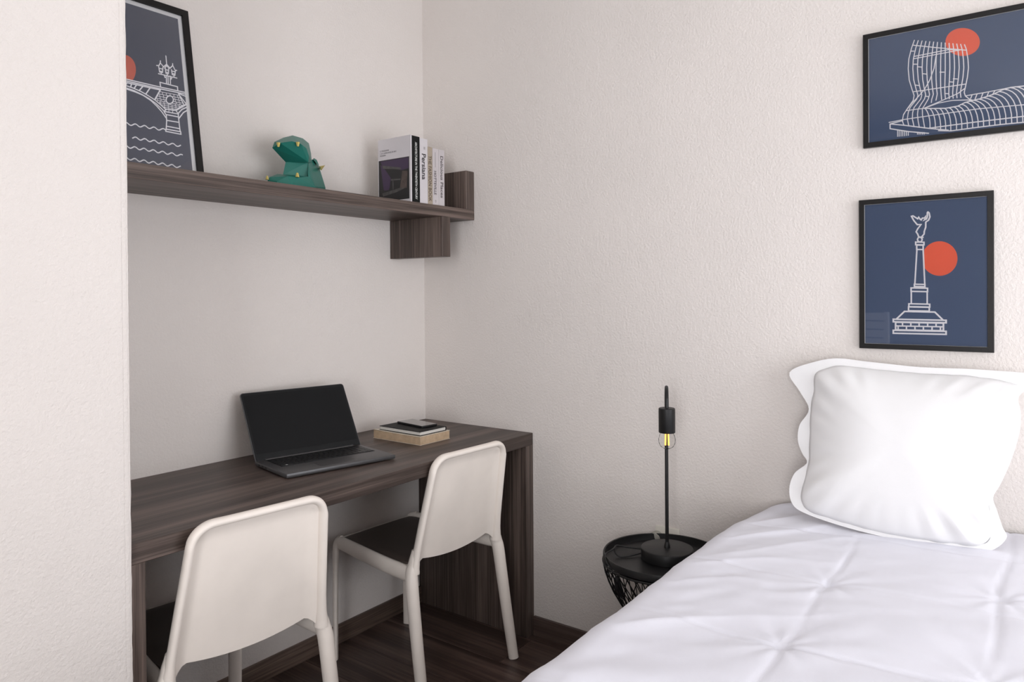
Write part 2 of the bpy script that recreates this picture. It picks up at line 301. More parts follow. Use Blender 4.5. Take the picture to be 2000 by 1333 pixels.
TOWER_LINES=[[1.6,[[-72.9,115.3],[-79.7,95.2],[-86.0,68.3],[-87.6,42.7],[-85.2,11.7],[-79.0,-13.0],[-73.9,-31.4],[-76.0,-44.0],[-89.5,-63.0],[-99.0,-78.0],[-101.8,-94.2],[-98.0,-107.7]]],[1.6,[[-63.9,112.5],[-69.9,92.9],[-75.4,66.0],[-76.7,40.8],[-74.7,10.3],[-69.4,-14.3],[-64.9,-32.3],[-67.7,-41.9],[-83.3,-61.6],[-87.9,-75.0],[-90.0,-91.2],[-86.5,-111.1]]],[1.6,[[-55.0,109.7],[-60.0,90.6],[-64.8,63.7],[-65.9,38.9],[-64.2,8.9],[-59.8,-15.6],[-56.0,-33.2],[-58.5,-43.4],[-74.0,-63.1],[-77.5,-76.6],[-78.2,-93.0],[-74.1,-114.7]]],[1.6,[[-46.1,106.9],[-50.3,88.3],[-54.2,61.4],[-55.1,37.0],[-53.9,7.6],[-50.3,-16.9],[-47.1,-34.1],[-49.9,-44.8],[-57.5,-56.4],[-64.7,-69.3],[-66.2,-83.1],[-64.8,-99.7],[-61.8,-118.4]]],[1.6,[[-37.3,104.1],[-40.6,86.0],[-43.7,59.2],[-44.5,35.2],[-43.6,6.2],[-40.9,-18.2],[-38.2,-35.0],[-41.2,-46.3],[-48.3,-59.0],[-54.9,-69.6],[-54.5,-87.2],[-49.5,-121.7]]],[1.6,[[-28.5,101.4],[-30.9,83.7],[-33.3,56.9],[-33.9,33.3],[-33.4,4.9],[-31.5,-19.5],[-29.5,-35.8],[-33.1,-47.6],[-34.2,-56.7]]],[1.6,[[-19.8,98.6],[-21.4,81.5],[-23.0,54.7],[-23.3,31.5],[-23.2,3.6],[-22.2,-20.8],[-20.7,-36.7],[-23.7,-52.6]]],[1.6,[[-11.1,95.9],[-11.8,79.2],[-12.7,52.4],[-12.9,29.7],[-13.1,2.3],[-12.9,-22.0],[-12.0,-37.6],[-10.9,-52.9]]],[1.6,[[-2.5,93.2],[-2.4,77.0],[-2.5,50.2],[-2.5,27.8],[-3.1,1.0],[-3.7,-23.3],[-3.4,-38.4],[-2.2,-53.2]]],[1.6,[[6.1,90.5],[7.1,74.8],[7.6,48.0],[7.8,26.0],[6.9,-0.3],[5.5,-24.5],[5.2,-39.3],[6.4,-53.5]]],[1.6,[[14.6,87.8],[16.4,72.6],[17.7,45.9],[18.1,24.2],[16.8,-1.6],[14.6,-25.8],[13.8,-40.1],[14.9,-53.8]]],[1.6,[[23.1,85.1],[25.7,70.4],[27.7,43.7],[28.3,22.5],[26.6,-2.9],[23.7,-27.0],[22.3,-41.0],[23.4,-54.1]]],[1.6,[[31.6,82.5],[35.0,68.2],[37.7,41.6],[38.4,20.7],[36.4,-4.2],[32.7,-28.3],[30.7,-41.8],[31.9,-54.3]]],[1.6,[[40.0,79.8],[44.2,66.1],[47.6,39.4],[48.5,18.9],[46.1,-5.5],[41.7,-29.5],[39.1,-42.6],[41.6,-52.1],[50.2,-61.5],[57.8,-66.1]]],[1.6,[[-75.6,102.6],[-23.8,85.4],[44.7,64.4]]],[1.6,[[-73.0,72.3],[4.0,74.1],[29.3,68.7],[44.2,64.5]]],[1.6,[[-73.6,66.3],[-23.8,67.4],[29.7,67.9]]],[1.6,[[-23.4,62.7],[-27.9,31.3],[-37.6,3.0],[-50.3,-20.3],[-64.6,-36.5],[-79.1,-51.0],[-93.3,-69.0],[-99.6,-80.3]]],[1.6,[[-74.9,-21.2],[42.6,-21.8]]],[1.6,[[41.1,-32.1],[25.2,-43.0],[-2.2,-52.7],[-30.1,-62.0],[-52.4,-69.3]]],[1.6,[[-80.8,87.9],[-73.6,86.4]]],[1.6,[[-74.7,52.0],[-66.4,50.4]]],[1.6,[[-65.4,43.2],[-56.2,40.7]]],[1.6,[[-54.2,23.0],[-45.1,20.2]]],[1.6,[[-14.5,19.5],[-5.0,17.7]]],[1.6,[[-70.3,-4.4],[-62.5,-7.0]]],[1.6,[[6.2,-9.5],[14.6,-11.7]]],[1.6,[[15.2,-3.2],[24.3,-5.5]]],[1.6,[[-3.8,-38.0],[3.7,-40.0]]],[1.6,[[-48.3,-37.4],[-39.8,-40.2]]],[2.0,[[-50.4,-69.2],[-30.2,-72.9],[-2.3,-76.8],[25.1,-75.5],[40.6,-68.9],[57.8,-66.1],[73.0,-64.6],[101.0,-58.1],[119.3,-50.2],[137.5,-47.0],[164.2,-48.3],[194.2,-51.0]]],[1.6,[[-46.3,-68.0],[-18.1,-60.5],[13.5,-58.8],[44.5,-62.8],[57.8,-65.7]]],[1.6,[[43.5,-51.8],[82.4,-50.5],[119.4,-48.3],[137.5,-47.0]]],[1.6,[[56.3,-51.5],[53.1,-60.4]]],[1.6,[[67.0,-51.2],[62.6,-63.5]]],[1.6,[[79.6,-50.7],[75.2,-63.4]]],[1.6,[[91.7,-50.1],[88.0,-60.4]]],[1.6,[[104.7,-49.5],[100.0,-57.5]]],[1.6,[[-48.4,-70.7],[-46.7,-72.7],[-44.6,-76.7],[-42.2,-82.6],[-40.0,-90.3],[-38.3,-99.7],[-37.3,-110.6],[-37.3,-123.0]]],[1.6,[[-37.2,-72.4],[-35.2,-74.7],[-32.8,-79.0],[-30.3,-85.3],[-28.0,-93.4],[-26.2,-103.1],[-25.2,-114.1],[-25.3,-126.4]]],[1.6,[[-27.2,-74.0],[-24.7,-76.2],[-21.9,-80.4],[-19.0,-86.6],[-16.5,-94.9],[-14.4,-105.1],[-13.3,-117.3],[-13.3,-131.5]]],[1.6,[[-16.2,-74.6],[-13.4,-76.9],[-10.5,-81.3],[-7.6,-87.8],[-5.0,-96.4],[-3.0,-107.0],[-2.0,-119.6],[-2.0,-134.3]]],[1.6,[[-5.2,-76.4],[-2.3,-78.5],[0.8,-82.7],[3.7,-88.9],[6.4,-97.2],[8.3,-107.8],[9.4,-120.8],[9.4,-136.3]]],[1.6,[[5.6,-76.9],[9.0,-79.2],[12.4,-83.5],[15.8,-89.9],[18.6,-98.3],[20.9,-108.7],[22.1,-121.3],[22.1,-136.0]]],[1.6,[[16.4,-76.4],[20.1,-78.8],[23.8,-83.3],[27.2,-89.8],[30.2,-98.3],[32.5,-108.9],[33.7,-121.4],[33.7,-135.9]]],[1.6,[[25.1,-75.5],[29.5,-78.0],[33.9,-82.4],[38.0,-88.9],[41.5,-97.5],[44.2,-108.1],[45.7,-121.0],[45.8,-136.0]]],[1.6,[[33.9,-72.4],[38.9,-75.0],[43.8,-79.7],[48.4,-86.6],[52.4,-95.6],[55.4,-106.8],[57.1,-120.2],[57.3,-135.8]]],[1.6,[[42.5,-68.6],[48.1,-71.3],[53.6,-76.1],[58.8,-83.2],[63.3,-92.6],[66.7,-104.4],[68.8,-118.7],[69.1,-135.7]]],[1.6,[[50.2,-66.4],[56.6,-69.2],[63.0,-74.1],[68.9,-81.2],[74.0,-90.8],[77.9,-102.9],[80.3,-117.9],[80.7,-135.8]]],[1.6,[[59.7,-66.4],[66.8,-69.2],[73.7,-74.0],[80.2,-80.9],[85.7,-90.3],[90.0,-102.4],[92.5,-117.6],[93.0,-136.0]]],[1.6,[[69.2,-64.6],[76.8,-67.5],[84.2,-72.4],[91.0,-79.4],[96.8,-88.9],[101.3,-101.3],[104.0,-116.7],[104.5,-135.5]]],[1.6,[[80.5,-63.2],[88.0,-66.0],[95.4,-70.7],[102.1,-77.7],[107.9,-87.2],[112.3,-99.7],[115.0,-115.6],[115.5,-135.3]]],[1.6,[[91.7,-61.0],[99.4,-63.9],[106.9,-68.6],[113.8,-75.6],[119.6,-85.4],[124.1,-98.2],[126.8,-114.7],[127.4,-135.3]]],[1.6,[[102.8,-57.1],[110.7,-60.1],[118.3,-65.1],[125.3,-72.5],[131.3,-82.9],[135.8,-96.5],[138.6,-113.9],[139.2,-135.5]]],[1.6,[[113.9,-53.3],[121.8,-56.4],[129.5,-61.8],[136.5,-69.8],[142.5,-80.8],[147.0,-95.1],[149.7,-113.3],[150.3,-135.6]]],[1.6,[[124.8,-49.7],[132.8,-52.9],[140.5,-58.5],[147.6,-66.8],[153.6,-78.3],[158.2,-93.3],[161.0,-112.2],[161.5,-135.5]]],[1.6,[[135.7,-47.2],[143.8,-50.5],[151.6,-56.3],[158.8,-64.9],[164.9,-76.8],[169.6,-92.2],[172.4,-111.7],[173.0,-135.4]]],[1.6,[[146.5,-46.9],[154.6,-50.1],[162.5,-55.8],[169.8,-64.4],[176.1,-76.2],[180.9,-91.7],[183.8,-111.3],[184.5,-135.6]]],[1.6,[[-93.3,-69.0],[-68.8,-68.6],[-52.4,-69.3]]],[1.6,[[-134.0,-94.2],[-100.1,-91.6],[-28.2,-90.5],[15.4,-89.9],[63.5,-89.5],[100.9,-91.0],[164.1,-94.5],[194.1,-96.2]]],[2.0,[[-41.4,-123.1],[5.5,-122.7],[63.4,-122.1],[119.2,-122.6],[164.0,-122.8],[194.1,-123.1]]],[2.0,[[-18.3,-132.4],[9.4,-137.2],[63.4,-136.3],[119.2,-136.3],[164.0,-137.6],[194.0,-138.1]]],[2.0,[[-100.8,-94.0],[-131.2,-98.8],[-131.2,-111.5],[-86.3,-125.7],[-40.6,-136.6]]],[2.0,[[-131.2,-98.8],[-97.9,-107.0],[-40.6,-123.4],[3.8,-134.5]]],[1.4,[[-113.2,-118.0],[-113.2,-135.2]]],[1.4,[[-109.3,-119.0],[-109.4,-135.3]]],[1.4,[[-104.9,-120.1],[-105.0,-135.4]]],[1.4,[[-100.8,-121.1],[-100.9,-135.5]]],[1.4,[[-96.5,-122.2],[-96.5,-135.6]]],[1.4,[[-92.1,-123.3],[-92.1,-135.7]]],[1.4,[[-87.7,-124.4],[-87.8,-135.8]]],[1.4,[[-66.2,-130.5],[-66.2,-135.7]]],[1.4,[[-62.4,-131.0],[-62.5,-136.2]]],[1.4,[[-58.7,-131.5],[-58.7,-136.7]]],[1.4,[[-54.8,-132.1],[-54.8,-137.3]]],[1.4,[[-50.8,-132.6],[-50.8,-137.8]]]]
TOWER_SUN=[[73.1,79.5],[72.8,74.9],[71.8,70.6],[70.3,66.5],[68.2,62.8],[65.5,59.5],[62.3,56.6],[58.7,54.3],[54.6,52.5],[50.3,51.3],[45.6,50.8],[40.9,50.8],[36.0,51.5],[31.1,52.8],[26.2,54.7],[21.5,57.2],[17.1,60.2],[13.0,63.6],[9.2,67.5],[5.9,71.8],[3.2,76.3],[0.9,81.0],[-0.7,85.8],[-1.6,90.7],[-1.9,95.5],[-1.6,100.2],[-0.6,104.6],[1.0,108.8],[3.2,112.5],[6.0,115.9],[9.3,118.7],[13.1,121.0],[17.2,122.7],[21.7,123.8],[26.4,124.3],[31.2,124.1],[36.1,123.3],[41.0,121.9],[45.8,119.9],[50.4,117.4],[54.8,114.3],[58.8,110.8],[62.4,107.0],[65.6,102.8],[68.2,98.3],[70.4,93.7],[71.9,89.0],[72.8,84.2],[73.1,79.5]]
BRIDGE_LINES=[[2.6,[[-33.0,5.2],[2.4,6.1],[94.9,5.8],[171.7,7.1]]],[2.6,[[-33.5,0.0],[2.0,0.9],[94.4,0.4],[172.7,1.9]]],[2.6,[[-34.1,-7.3],[1.6,-3.7],[32.5,-3.4],[94.6,-3.0]]],[2.6,[[-34.9,-17.2],[0.8,-12.9],[18.0,-15.1],[39.3,-20.1],[58.0,-27.3],[76.8,-36.1],[92.8,-47.2],[106.7,-58.2]]],[2.6,[[-35.4,-22.9],[0.3,-19.3],[20.1,-22.0],[41.3,-28.2],[60.0,-35.5],[78.7,-45.9],[94.6,-58.4],[102.5,-66.4]]],[2.6,[[-35.7,-27.1],[0.0,-22.1],[25.2,-25.6],[43.9,-29.9],[65.1,-40.4],[80.8,-53.5],[93.8,-67.3],[103.9,-82.2]]],[2.6,[[171.3,-28.0],[152.1,-38.9],[135.8,-54.3]]],[2.6,[[172.0,-36.2],[154.3,-47.4],[141.5,-62.0]]],[2.6,[[172.6,-45.1],[158.0,-55.9],[142.5,-76.6]]],[2.6,[[2.9,-4.0],[-1.9,-13.6]]],[2.6,[[14.9,-3.9],[12.2,-13.6]]],[2.6,[[28.4,-3.8],[21.1,-16.1]]],[2.6,[[46.2,-3.6],[34.5,-18.7]]],[2.6,[[66.3,-3.2],[52.0,-25.2]]],[2.6,[[94.6,-3.0],[76.3,-35.1]]],[2.6,[[95.5,-2.2],[77.5,-34.8]]],[2.6,[[148.3,-1.0],[161.8,-31.8]]],[2.6,[[148.3,-1.0],[173.5,-5.2]]],[2.6,[[149.0,-3.2],[168.9,-27.9]]],[2.6,[[171.3,-28.0],[138.9,-52.1]]],[1.3,[[92.1,-8.2],[151.3,-6.1]]],[1.3,[[100.8,-7.9],[100.5,-14.4]]],[1.3,[[111.8,-7.5],[111.5,-14.1]]],[1.3,[[122.9,-7.1],[122.6,-13.7]]],[1.3,[[134.1,-6.7],[133.8,-13.3]]],[1.3,[[145.5,-6.3],[145.1,-12.9]]],[1.3,[[88.0,-15.6],[153.9,-13.4]]],[1.3,[[92.0,-15.5],[91.7,-22.0]]],[1.3,[[103.0,-15.1],[102.6,-21.6]]],[1.3,[[114.0,-14.7],[113.7,-21.3]]],[1.3,[[136.4,-14.0],[136.0,-20.6]]],[1.3,[[147.7,-13.6],[147.4,-20.2]]],[1.3,[[83.9,-22.9],[110.8,-22.1]]],[1.3,[[130.5,-21.5],[156.4,-20.7]]],[1.3,[[92.5,-22.7],[92.2,-29.2]]],[1.3,[[103.4,-22.3],[103.1,-28.9]]],[1.3,[[136.8,-21.3],[136.5,-27.9]]],[1.3,[[148.2,-21.0],[147.8,-27.6]]],[1.3,[[79.8,-30.3],[109.8,-29.4]]],[1.3,[[130.1,-28.8],[159.0,-28.0]]],[1.3,[[83.8,-30.1],[83.5,-36.6]]],[1.3,[[94.6,-29.8],[94.3,-36.3]]],[1.3,[[105.6,-29.5],[105.3,-36.0]]],[1.3,[[139.1,-28.6],[138.7,-35.2]]],[1.3,[[150.4,-28.3],[150.1,-34.9]]],[1.3,[[82.7,-36.0],[112.9,-35.2]]],[1.3,[[125.8,-34.9],[161.8,-34.0]]],[1.3,[[91.3,-35.8],[91.0,-42.2]]],[1.3,[[102.2,-35.5],[101.9,-42.0]]],[1.3,[[135.6,-34.6],[135.2,-41.2]]],[1.3,[[146.9,-34.3],[146.5,-41.0]]],[1.3,[[158.3,-34.0],[158.0,-40.7]]],[1.3,[[88.5,-41.1],[157.8,-39.5]]],[1.3,[[92.5,-41.0],[92.2,-47.5]]],[1.3,[[103.5,-40.8],[103.1,-47.3]]],[1.3,[[114.5,-40.5],[114.2,-47.0]]],[1.3,[[125.6,-40.2],[125.3,-46.8]]],[1.3,[[136.8,-40.0],[136.5,-46.6]]],[1.3,[[148.2,-39.7],[147.8,-46.3]]],[1.3,[[94.3,-46.3],[148.6,-45.1]]],[1.3,[[103.0,-46.1],[102.6,-52.6]]],[1.3,[[114.0,-45.8],[113.7,-52.4]]],[1.3,[[125.1,-45.6],[124.8,-52.2]]],[1.3,[[136.3,-45.4],[136.0,-52.0]]],[1.3,[[100.2,-51.4],[139.6,-50.7]]],[1.3,[[104.2,-51.4],[103.9,-57.9]]],[1.3,[[115.2,-51.2],[114.9,-57.7]]],[1.3,[[126.4,-50.9],[126.0,-57.5]]],[1.3,[[106.0,-56.6],[130.6,-56.2]]],[1.3,[[114.7,-56.5],[114.4,-63.0]]],[1.3,[[125.8,-56.3],[125.5,-62.8]]],[2.6,[[131.0,-23.6],[130.5,-26.3],[129.5,-29.0],[128.0,-31.5],[126.1,-33.7],[123.9,-35.5],[121.5,-36.9],[119.1,-37.7],[116.8,-37.9],[114.6,-37.6],[112.7,-36.6],[111.2,-35.1],[110.1,-33.2],[109.6,-30.9],[109.5,-28.3],[110.0,-25.7],[111.1,-23.0],[112.5,-20.5],[114.4,-18.3],[116.6,-16.4],[118.9,-15.1],[121.3,-14.2],[123.7,-14.0],[125.9,-14.3],[127.8,-15.3],[129.4,-16.8],[130.4,-18.7],[131.0,-21.0],[131.0,-23.6]]],[2.6,[[99.8,-64.9],[106.9,-56.5],[135.2,-54.1],[142.0,-63.6],[99.8,-64.4]]],[2.6,[[100.2,-66.0],[104.8,-72.7],[140.5,-72.5]]],[2.6,[[105.4,-72.5],[105.1,-90.7],[101.2,-117.0]]],[2.6,[[141.3,-64.4],[141.7,-96.8],[142.4,-114.4]]],[2.6,[[104.9,-89.6],[141.9,-88.5]]],[2.6,[[103.3,-107.1],[141.9,-107.1]]],[2.6,[[100.7,-116.0],[143.8,-115.7],[143.9,-123.3],[99.5,-122.6],[100.7,-116.0]]],[2.6,[[96.6,6.2],[96.2,19.9],[147.2,18.8],[147.1,7.7]]],[2.4,[[121.1,104.5],[121.0,77.7]]],[2.4,[[90.7,67.7],[97.8,69.6],[102.6,78.6],[110.8,69.3],[121.2,79.4],[130.1,70.2],[139.2,80.4],[144.7,68.3],[150.0,68.2]]],[2.4,[[103.3,85.3],[102.6,78.0]]],[2.4,[[139.4,86.3],[138.8,79.9]]],[2.4,[[96.6,66.8],[98.0,50.3],[106.1,50.9],[109.2,67.4]]],[2.4,[[115.6,67.0],[116.2,51.4],[123.2,51.5],[126.2,68.4]]],[2.4,[[133.9,67.0],[134.9,52.0],[142.7,51.9],[145.9,68.0]]],[2.4,[[97.5,61.3],[108.1,61.6]]],[2.4,[[97.9,53.3],[106.7,53.5]]],[2.4,[[115.5,61.9],[125.3,62.3]]],[2.4,[[116.1,54.9],[123.7,54.7]]],[2.4,[[134.1,62.5],[145.2,62.9]]],[2.4,[[134.8,55.5],[143.4,55.6]]],[2.4,[[113.4,65.5],[120.9,76.7],[128.3,68.9],[120.6,73.5]]],[2.4,[[93.9,44.6],[148.2,44.9]]],[2.4,[[102.4,50.4],[101.9,45.2]]],[2.4,[[120.2,51.2],[119.6,45.5]]],[2.4,[[139.6,51.5],[139.4,45.7]]],[2.4,[[116.4,43.3],[115.0,19.8]]],[2.4,[[121.6,44.5],[120.2,21.0]]],[2.4,[[128.2,46.2],[126.8,22.6]]],[2.4,[[110.9,42.7],[112.1,38.1],[115.5,39.8]]],[2.4,[[132.6,42.5],[130.0,37.2],[127.9,38.3]]],[2.6,[[-53.6,-120.2],[-51.6,-121.7],[-49.7,-123.3],[-47.7,-124.4],[-45.7,-124.7],[-43.6,-124.1],[-41.4,-122.8],[-39.2,-121.1],[-37.0,-119.6],[-34.9,-118.6],[-32.8,-118.4],[-30.7,-119.1],[-28.8,-120.5],[-26.8,-122.1],[-24.8,-123.5],[-22.8,-124.3],[-20.7,-124.1],[-18.5,-123.2],[-16.3,-121.6],[-14.0,-119.9],[-11.8,-118.6],[-9.6,-117.9],[-7.5,-118.2],[-5.5,-119.3],[-3.5,-120.9],[-1.5,-122.4],[0.6,-123.6],[2.7,-123.9],[4.9,-123.4],[7.1,-122.1],[9.4,-120.4],[11.7,-118.8],[14.0,-117.7],[16.2,-117.5],[18.3,-118.2],[20.3,-119.6],[22.4,-121.2],[24.4,-122.7],[26.5,-123.5],[28.7,-123.4],[31.0,-122.4],[33.4,-120.8],[35.7,-119.1],[38.0,-117.7],[40.3,-117.0],[42.5,-117.3],[44.6,-118.3],[46.7,-119.9],[48.8,-121.6],[50.9,-122.8],[53.1,-123.1],[55.4,-122.6],[57.8,-121.3],[60.2,-119.6],[62.6,-117.9],[64.9,-116.8],[67.2,-116.6],[69.4,-117.2],[71.5,-118.6],[73.6,-120.3],[75.8,-121.8],[78.0,-122.7],[80.3,-122.6],[82.6,-121.7],[85.1,-120.1],[87.5,-118.3],[90.0,-116.8],[92.3,-116.1],[94.6,-116.3],[96.8,-117.4],[99.0,-119.0]]],[2.6,[[4.2,-159.4],[6.4,-157.7],[8.7,-156.2],[11.0,-155.1],[13.1,-154.8],[15.2,-155.4],[17.3,-156.7],[19.3,-158.4],[21.3,-159.9],[23.4,-160.9],[25.6,-161.0],[27.8,-160.2],[30.1,-158.8],[32.5,-157.1],[34.8,-155.6],[37.0,-154.9],[39.2,-155.0],[41.3,-155.9],[43.4,-157.5],[45.5,-159.2],[47.6,-160.5],[49.7,-161.1],[52.0,-160.8],[54.3,-159.7],[56.7,-158.1],[59.0,-156.5],[61.4,-155.3],[63.7,-154.8],[65.9,-155.3],[68.0,-156.6],[70.1,-158.3],[72.2,-159.9],[74.4,-161.0],[76.6,-161.2],[78.9,-160.6],[81.3,-159.2],[83.8,-157.5],[86.2,-155.9],[88.6,-155.0],[90.9,-155.0],[93.1,-155.8],[95.2,-157.3],[97.4,-159.1],[99.5,-160.5],[101.8,-161.3],[104.1,-161.1],[106.5,-160.1],[109.0,-158.5],[111.5,-156.8],[114.0,-155.5],[116.3,-154.9],[118.6,-155.2],[120.9,-156.4],[123.1,-158.1],[125.3,-159.8],[127.5,-161.0],[129.8,-161.4],[132.2,-160.9],[134.7,-159.6],[137.3,-157.8],[139.8,-156.2]]],[2.6,[[-58.8,-184.8],[-56.9,-186.4],[-55.0,-187.7],[-53.0,-188.3],[-50.9,-188.0],[-48.8,-186.9],[-46.6,-185.3],[-44.4,-183.8],[-42.2,-182.6],[-40.1,-182.3],[-38.1,-182.8],[-36.2,-184.1],[-34.2,-185.8],[-32.3,-187.3],[-30.3,-188.3],[-28.2,-188.4],[-26.0,-187.7],[-23.8,-186.3],[-21.6,-184.7],[-19.3,-183.3],[-17.2,-182.5],[-15.1,-182.6],[-13.0,-183.5],[-11.0,-185.1],[-9.1,-186.7],[-7.1,-188.0],[-5.0,-188.7],[-2.8,-188.4],[-0.6,-187.3],[1.7,-185.7],[4.0,-184.1],[6.2,-182.9],[8.4,-182.6],[10.5,-183.1],[12.6,-184.4],[14.6,-186.0],[16.6,-187.6],[18.7,-188.6],[20.9,-188.8],[23.1,-188.1],[25.4,-186.7],[27.7,-185.0],[30.1,-183.6],[32.3,-182.8],[34.5,-182.8],[36.6,-183.8],[38.7,-185.3],[40.8,-187.0],[42.9,-188.4],[45.0,-189.0],[47.3,-188.8],[49.6,-187.7],[52.0,-186.1],[54.4,-184.4],[56.7,-183.2],[59.0,-182.8],[61.2,-183.3],[63.3,-184.6],[65.4,-186.3],[67.5,-188.0],[69.7,-189.0],[71.9,-189.2],[74.3,-188.5],[76.7,-187.1],[79.1,-185.4],[81.5,-183.9],[83.9,-183.1],[86.2,-183.1],[88.4,-184.0],[90.6,-185.6],[92.7,-187.4],[94.9,-188.8],[97.1,-189.5],[99.5,-189.2],[101.9,-188.1],[104.4,-186.5],[106.9,-184.8],[109.3,-183.6],[111.7,-183.1],[114.0,-183.6],[116.2,-184.9],[118.4,-186.6],[120.6,-188.3],[122.9,-189.4],[125.2,-189.7],[127.7,-189.0],[130.2,-187.6],[132.7,-185.8],[135.3,-184.3],[137.7,-183.4],[140.1,-183.4],[142.4,-184.3]]],[2.6,[[-61.5,-217.1],[-59.6,-218.7],[-57.7,-220.0],[-55.7,-220.6],[-53.6,-220.4],[-51.5,-219.4],[-49.3,-217.8],[-47.2,-216.3],[-45.0,-215.2],[-42.9,-214.9],[-40.9,-215.4],[-39.0,-216.6],[-37.1,-218.3],[-35.1,-219.8],[-33.1,-220.9],[-31.1,-221.1],[-29.0,-220.5],[-26.8,-219.2],[-24.6,-217.6],[-22.4,-216.2],[-20.2,-215.4],[-18.1,-215.4],[-16.1,-216.3],[-14.1,-217.8],[-12.1,-219.4],[-10.2,-220.8],[-8.1,-221.6],[-6.0,-221.5],[-3.8,-220.5],[-1.5,-219.0],[0.7,-217.4],[3.0,-216.2],[5.2,-215.7],[7.3,-216.1],[9.3,-217.3],[11.3,-218.9],[13.3,-220.6],[15.4,-221.8],[17.5,-222.2],[19.7,-221.6],[22.0,-220.4],[24.3,-218.8],[26.6,-217.3],[28.8,-216.3],[31.0,-216.2],[33.1,-217.0],[35.2,-218.4],[37.2,-220.2],[39.3,-221.7],[41.4,-222.6],[43.6,-222.6],[45.9,-221.7],[48.3,-220.2],[50.6,-218.6],[53.0,-217.3],[55.3,-216.6],[57.5,-216.9],[59.6,-218.0],[61.7,-219.7],[63.8,-221.4],[65.9,-222.7],[68.1,-223.2],[70.4,-222.8],[72.7,-221.6],[75.1,-220.0],[77.6,-218.5],[79.9,-217.4],[82.2,-217.1],[84.4,-217.8],[86.6,-219.2],[88.7,-220.9],[90.9,-222.5],[93.0,-223.5],[95.3,-223.7],[97.7,-222.9],[100.1,-221.5],[102.6,-219.8],[105.1,-218.4],[107.5,-217.6],[109.8,-217.8],[112.0,-218.8],[114.2,-220.4],[116.3,-222.2],[118.6,-223.6],[120.8,-224.3],[123.2,-224.0],[125.7,-222.9],[128.2,-221.3],[130.7,-219.7],[133.2,-218.5]]]]
BRIDGE_SUN=[[30.9,39.9],[30.1,34.1],[28.8,28.3],[26.9,22.5],[24.6,16.9],[21.8,11.6],[18.6,6.6],[15.5,6.1],[12.0,6.1],[8.3,6.1],[4.4,6.1],[0.4,6.0],[-3.7,6.0],[-7.8,6.0],[-11.8,6.0],[-15.6,5.9],[-19.2,5.9],[-22.6,5.9],[-25.6,5.9],[-28.2,5.9],[-30.4,5.9],[-32.1,7.8],[-32.9,12.8],[-33.3,18.0],[-33.1,23.5],[-32.4,29.2],[-31.1,34.9],[-29.4,40.5],[-27.1,46.0],[-24.5,51.3],[-21.4,56.3],[-18.0,60.8],[-14.3,64.9],[-10.4,68.4],[-6.3,71.3],[-2.1,73.6],[2.2,75.1],[6.3,75.8],[10.4,75.9],[14.2,75.1],[17.8,73.6],[21.1,71.4],[24.0,68.5],[26.4,64.9],[28.4,60.7],[29.9,56.1],[30.8,51.0],[31.1,45.6],[30.9,39.9]]
FIGURE={"UPPER_JAW":[[-838.3,-150.0,1723.6],[-830.0,-150.0,1743.5],[-785.8,-135.0,1766.2],[-743.2,-125.0,1782.0],[-699.4,-120.0,1780.4],[-675.5,-120.0,1768.0],[-675.7,-130.0,1735.6],[-679.9,-140.0,1702.6],[-835.4,-185.0,1735.0],[-802.6,-200.0,1743.3],[-772.8,-205.0,1739.5],[-748.2,-200.0,1730.0],[-730.9,-190.0,1710.2],[-725.3,-180.0,1691.6],[-767.2,-120.0,1692.5],[-716.1,-120.0,1695.7],[-716.4,-80.0,1779.7],[-658.9,-70.0,1778.9],[-648.4,-90.0,1727.9]],"THROAT":[[-770.9,-125.0,1692.2],[-781.7,-125.0,1650.2],[-715.5,-165.0,1694.7],[-718.0,-165.0,1644.6],[-691.0,-90.0,1715.0],[-656.5,-100.0,1708.9],[-649.2,-90.0,1660.9],[-744.7,-90.0,1648.9]],"LOWER_JAW":[[-849.2,-150.0,1632.0],[-805.8,-130.0,1649.0],[-777.1,-120.0,1652.9],[-726.8,-190.0,1645.0],[-783.4,-205.0,1632.4],[-818.5,-200.0,1633.4],[-855.6,-150.0,1621.3],[-843.9,-180.0,1616.6],[-714.5,-200.0,1611.3],[-815.3,-210.0,1606.4],[-751.6,-200.0,1599.2],[-657.8,-80.0,1660.8],[-658.2,-80.0,1620.7],[-797.3,-110.0,1619.7]],"BODY":[[-710.6,-160.0,1696.0],[-661.9,-120.0,1717.4],[-631.7,-100.0,1720.8],[-620.4,-100.0,1705.6],[-621.4,-110.0,1684.2],[-630.9,-120.0,1646.8],[-617.3,-130.0,1629.0],[-616.3,-130.0,1619.1],[-706.6,-190.0,1614.8],[-721.9,-185.0,1646.1],[-727.6,-180.0,1657.8],[-732.2,-190.0,1600.7],[-602.5,-50.0,1713.7],[-582.2,-50.0,1630.2],[-624.0,-50.0,1668.1]],"EAR":[[-667.8,-130.0,1715.4],[-655.8,-120.0,1722.4],[-644.5,-120.0,1718.3],[-635.0,-120.0,1702.2],[-648.6,-130.0,1700.0],[-627.9,-90.0,1720.8]],"HORN":[[-642.5,-130.0,1696.7],[-617.5,-130.0,1703.0],[-632.9,-130.0,1683.8],[-640.6,-130.0,1686.1],[-613.1,-100.0,1698.2],[-653.5,-150.0,1690.5]]}
TEETH=[[-840.5,-182.0,1728.4],[-787.5,-207.0,1735.3],[-789.0,-205.0,1640.2],[-859.1,-150.0,1628.5]]
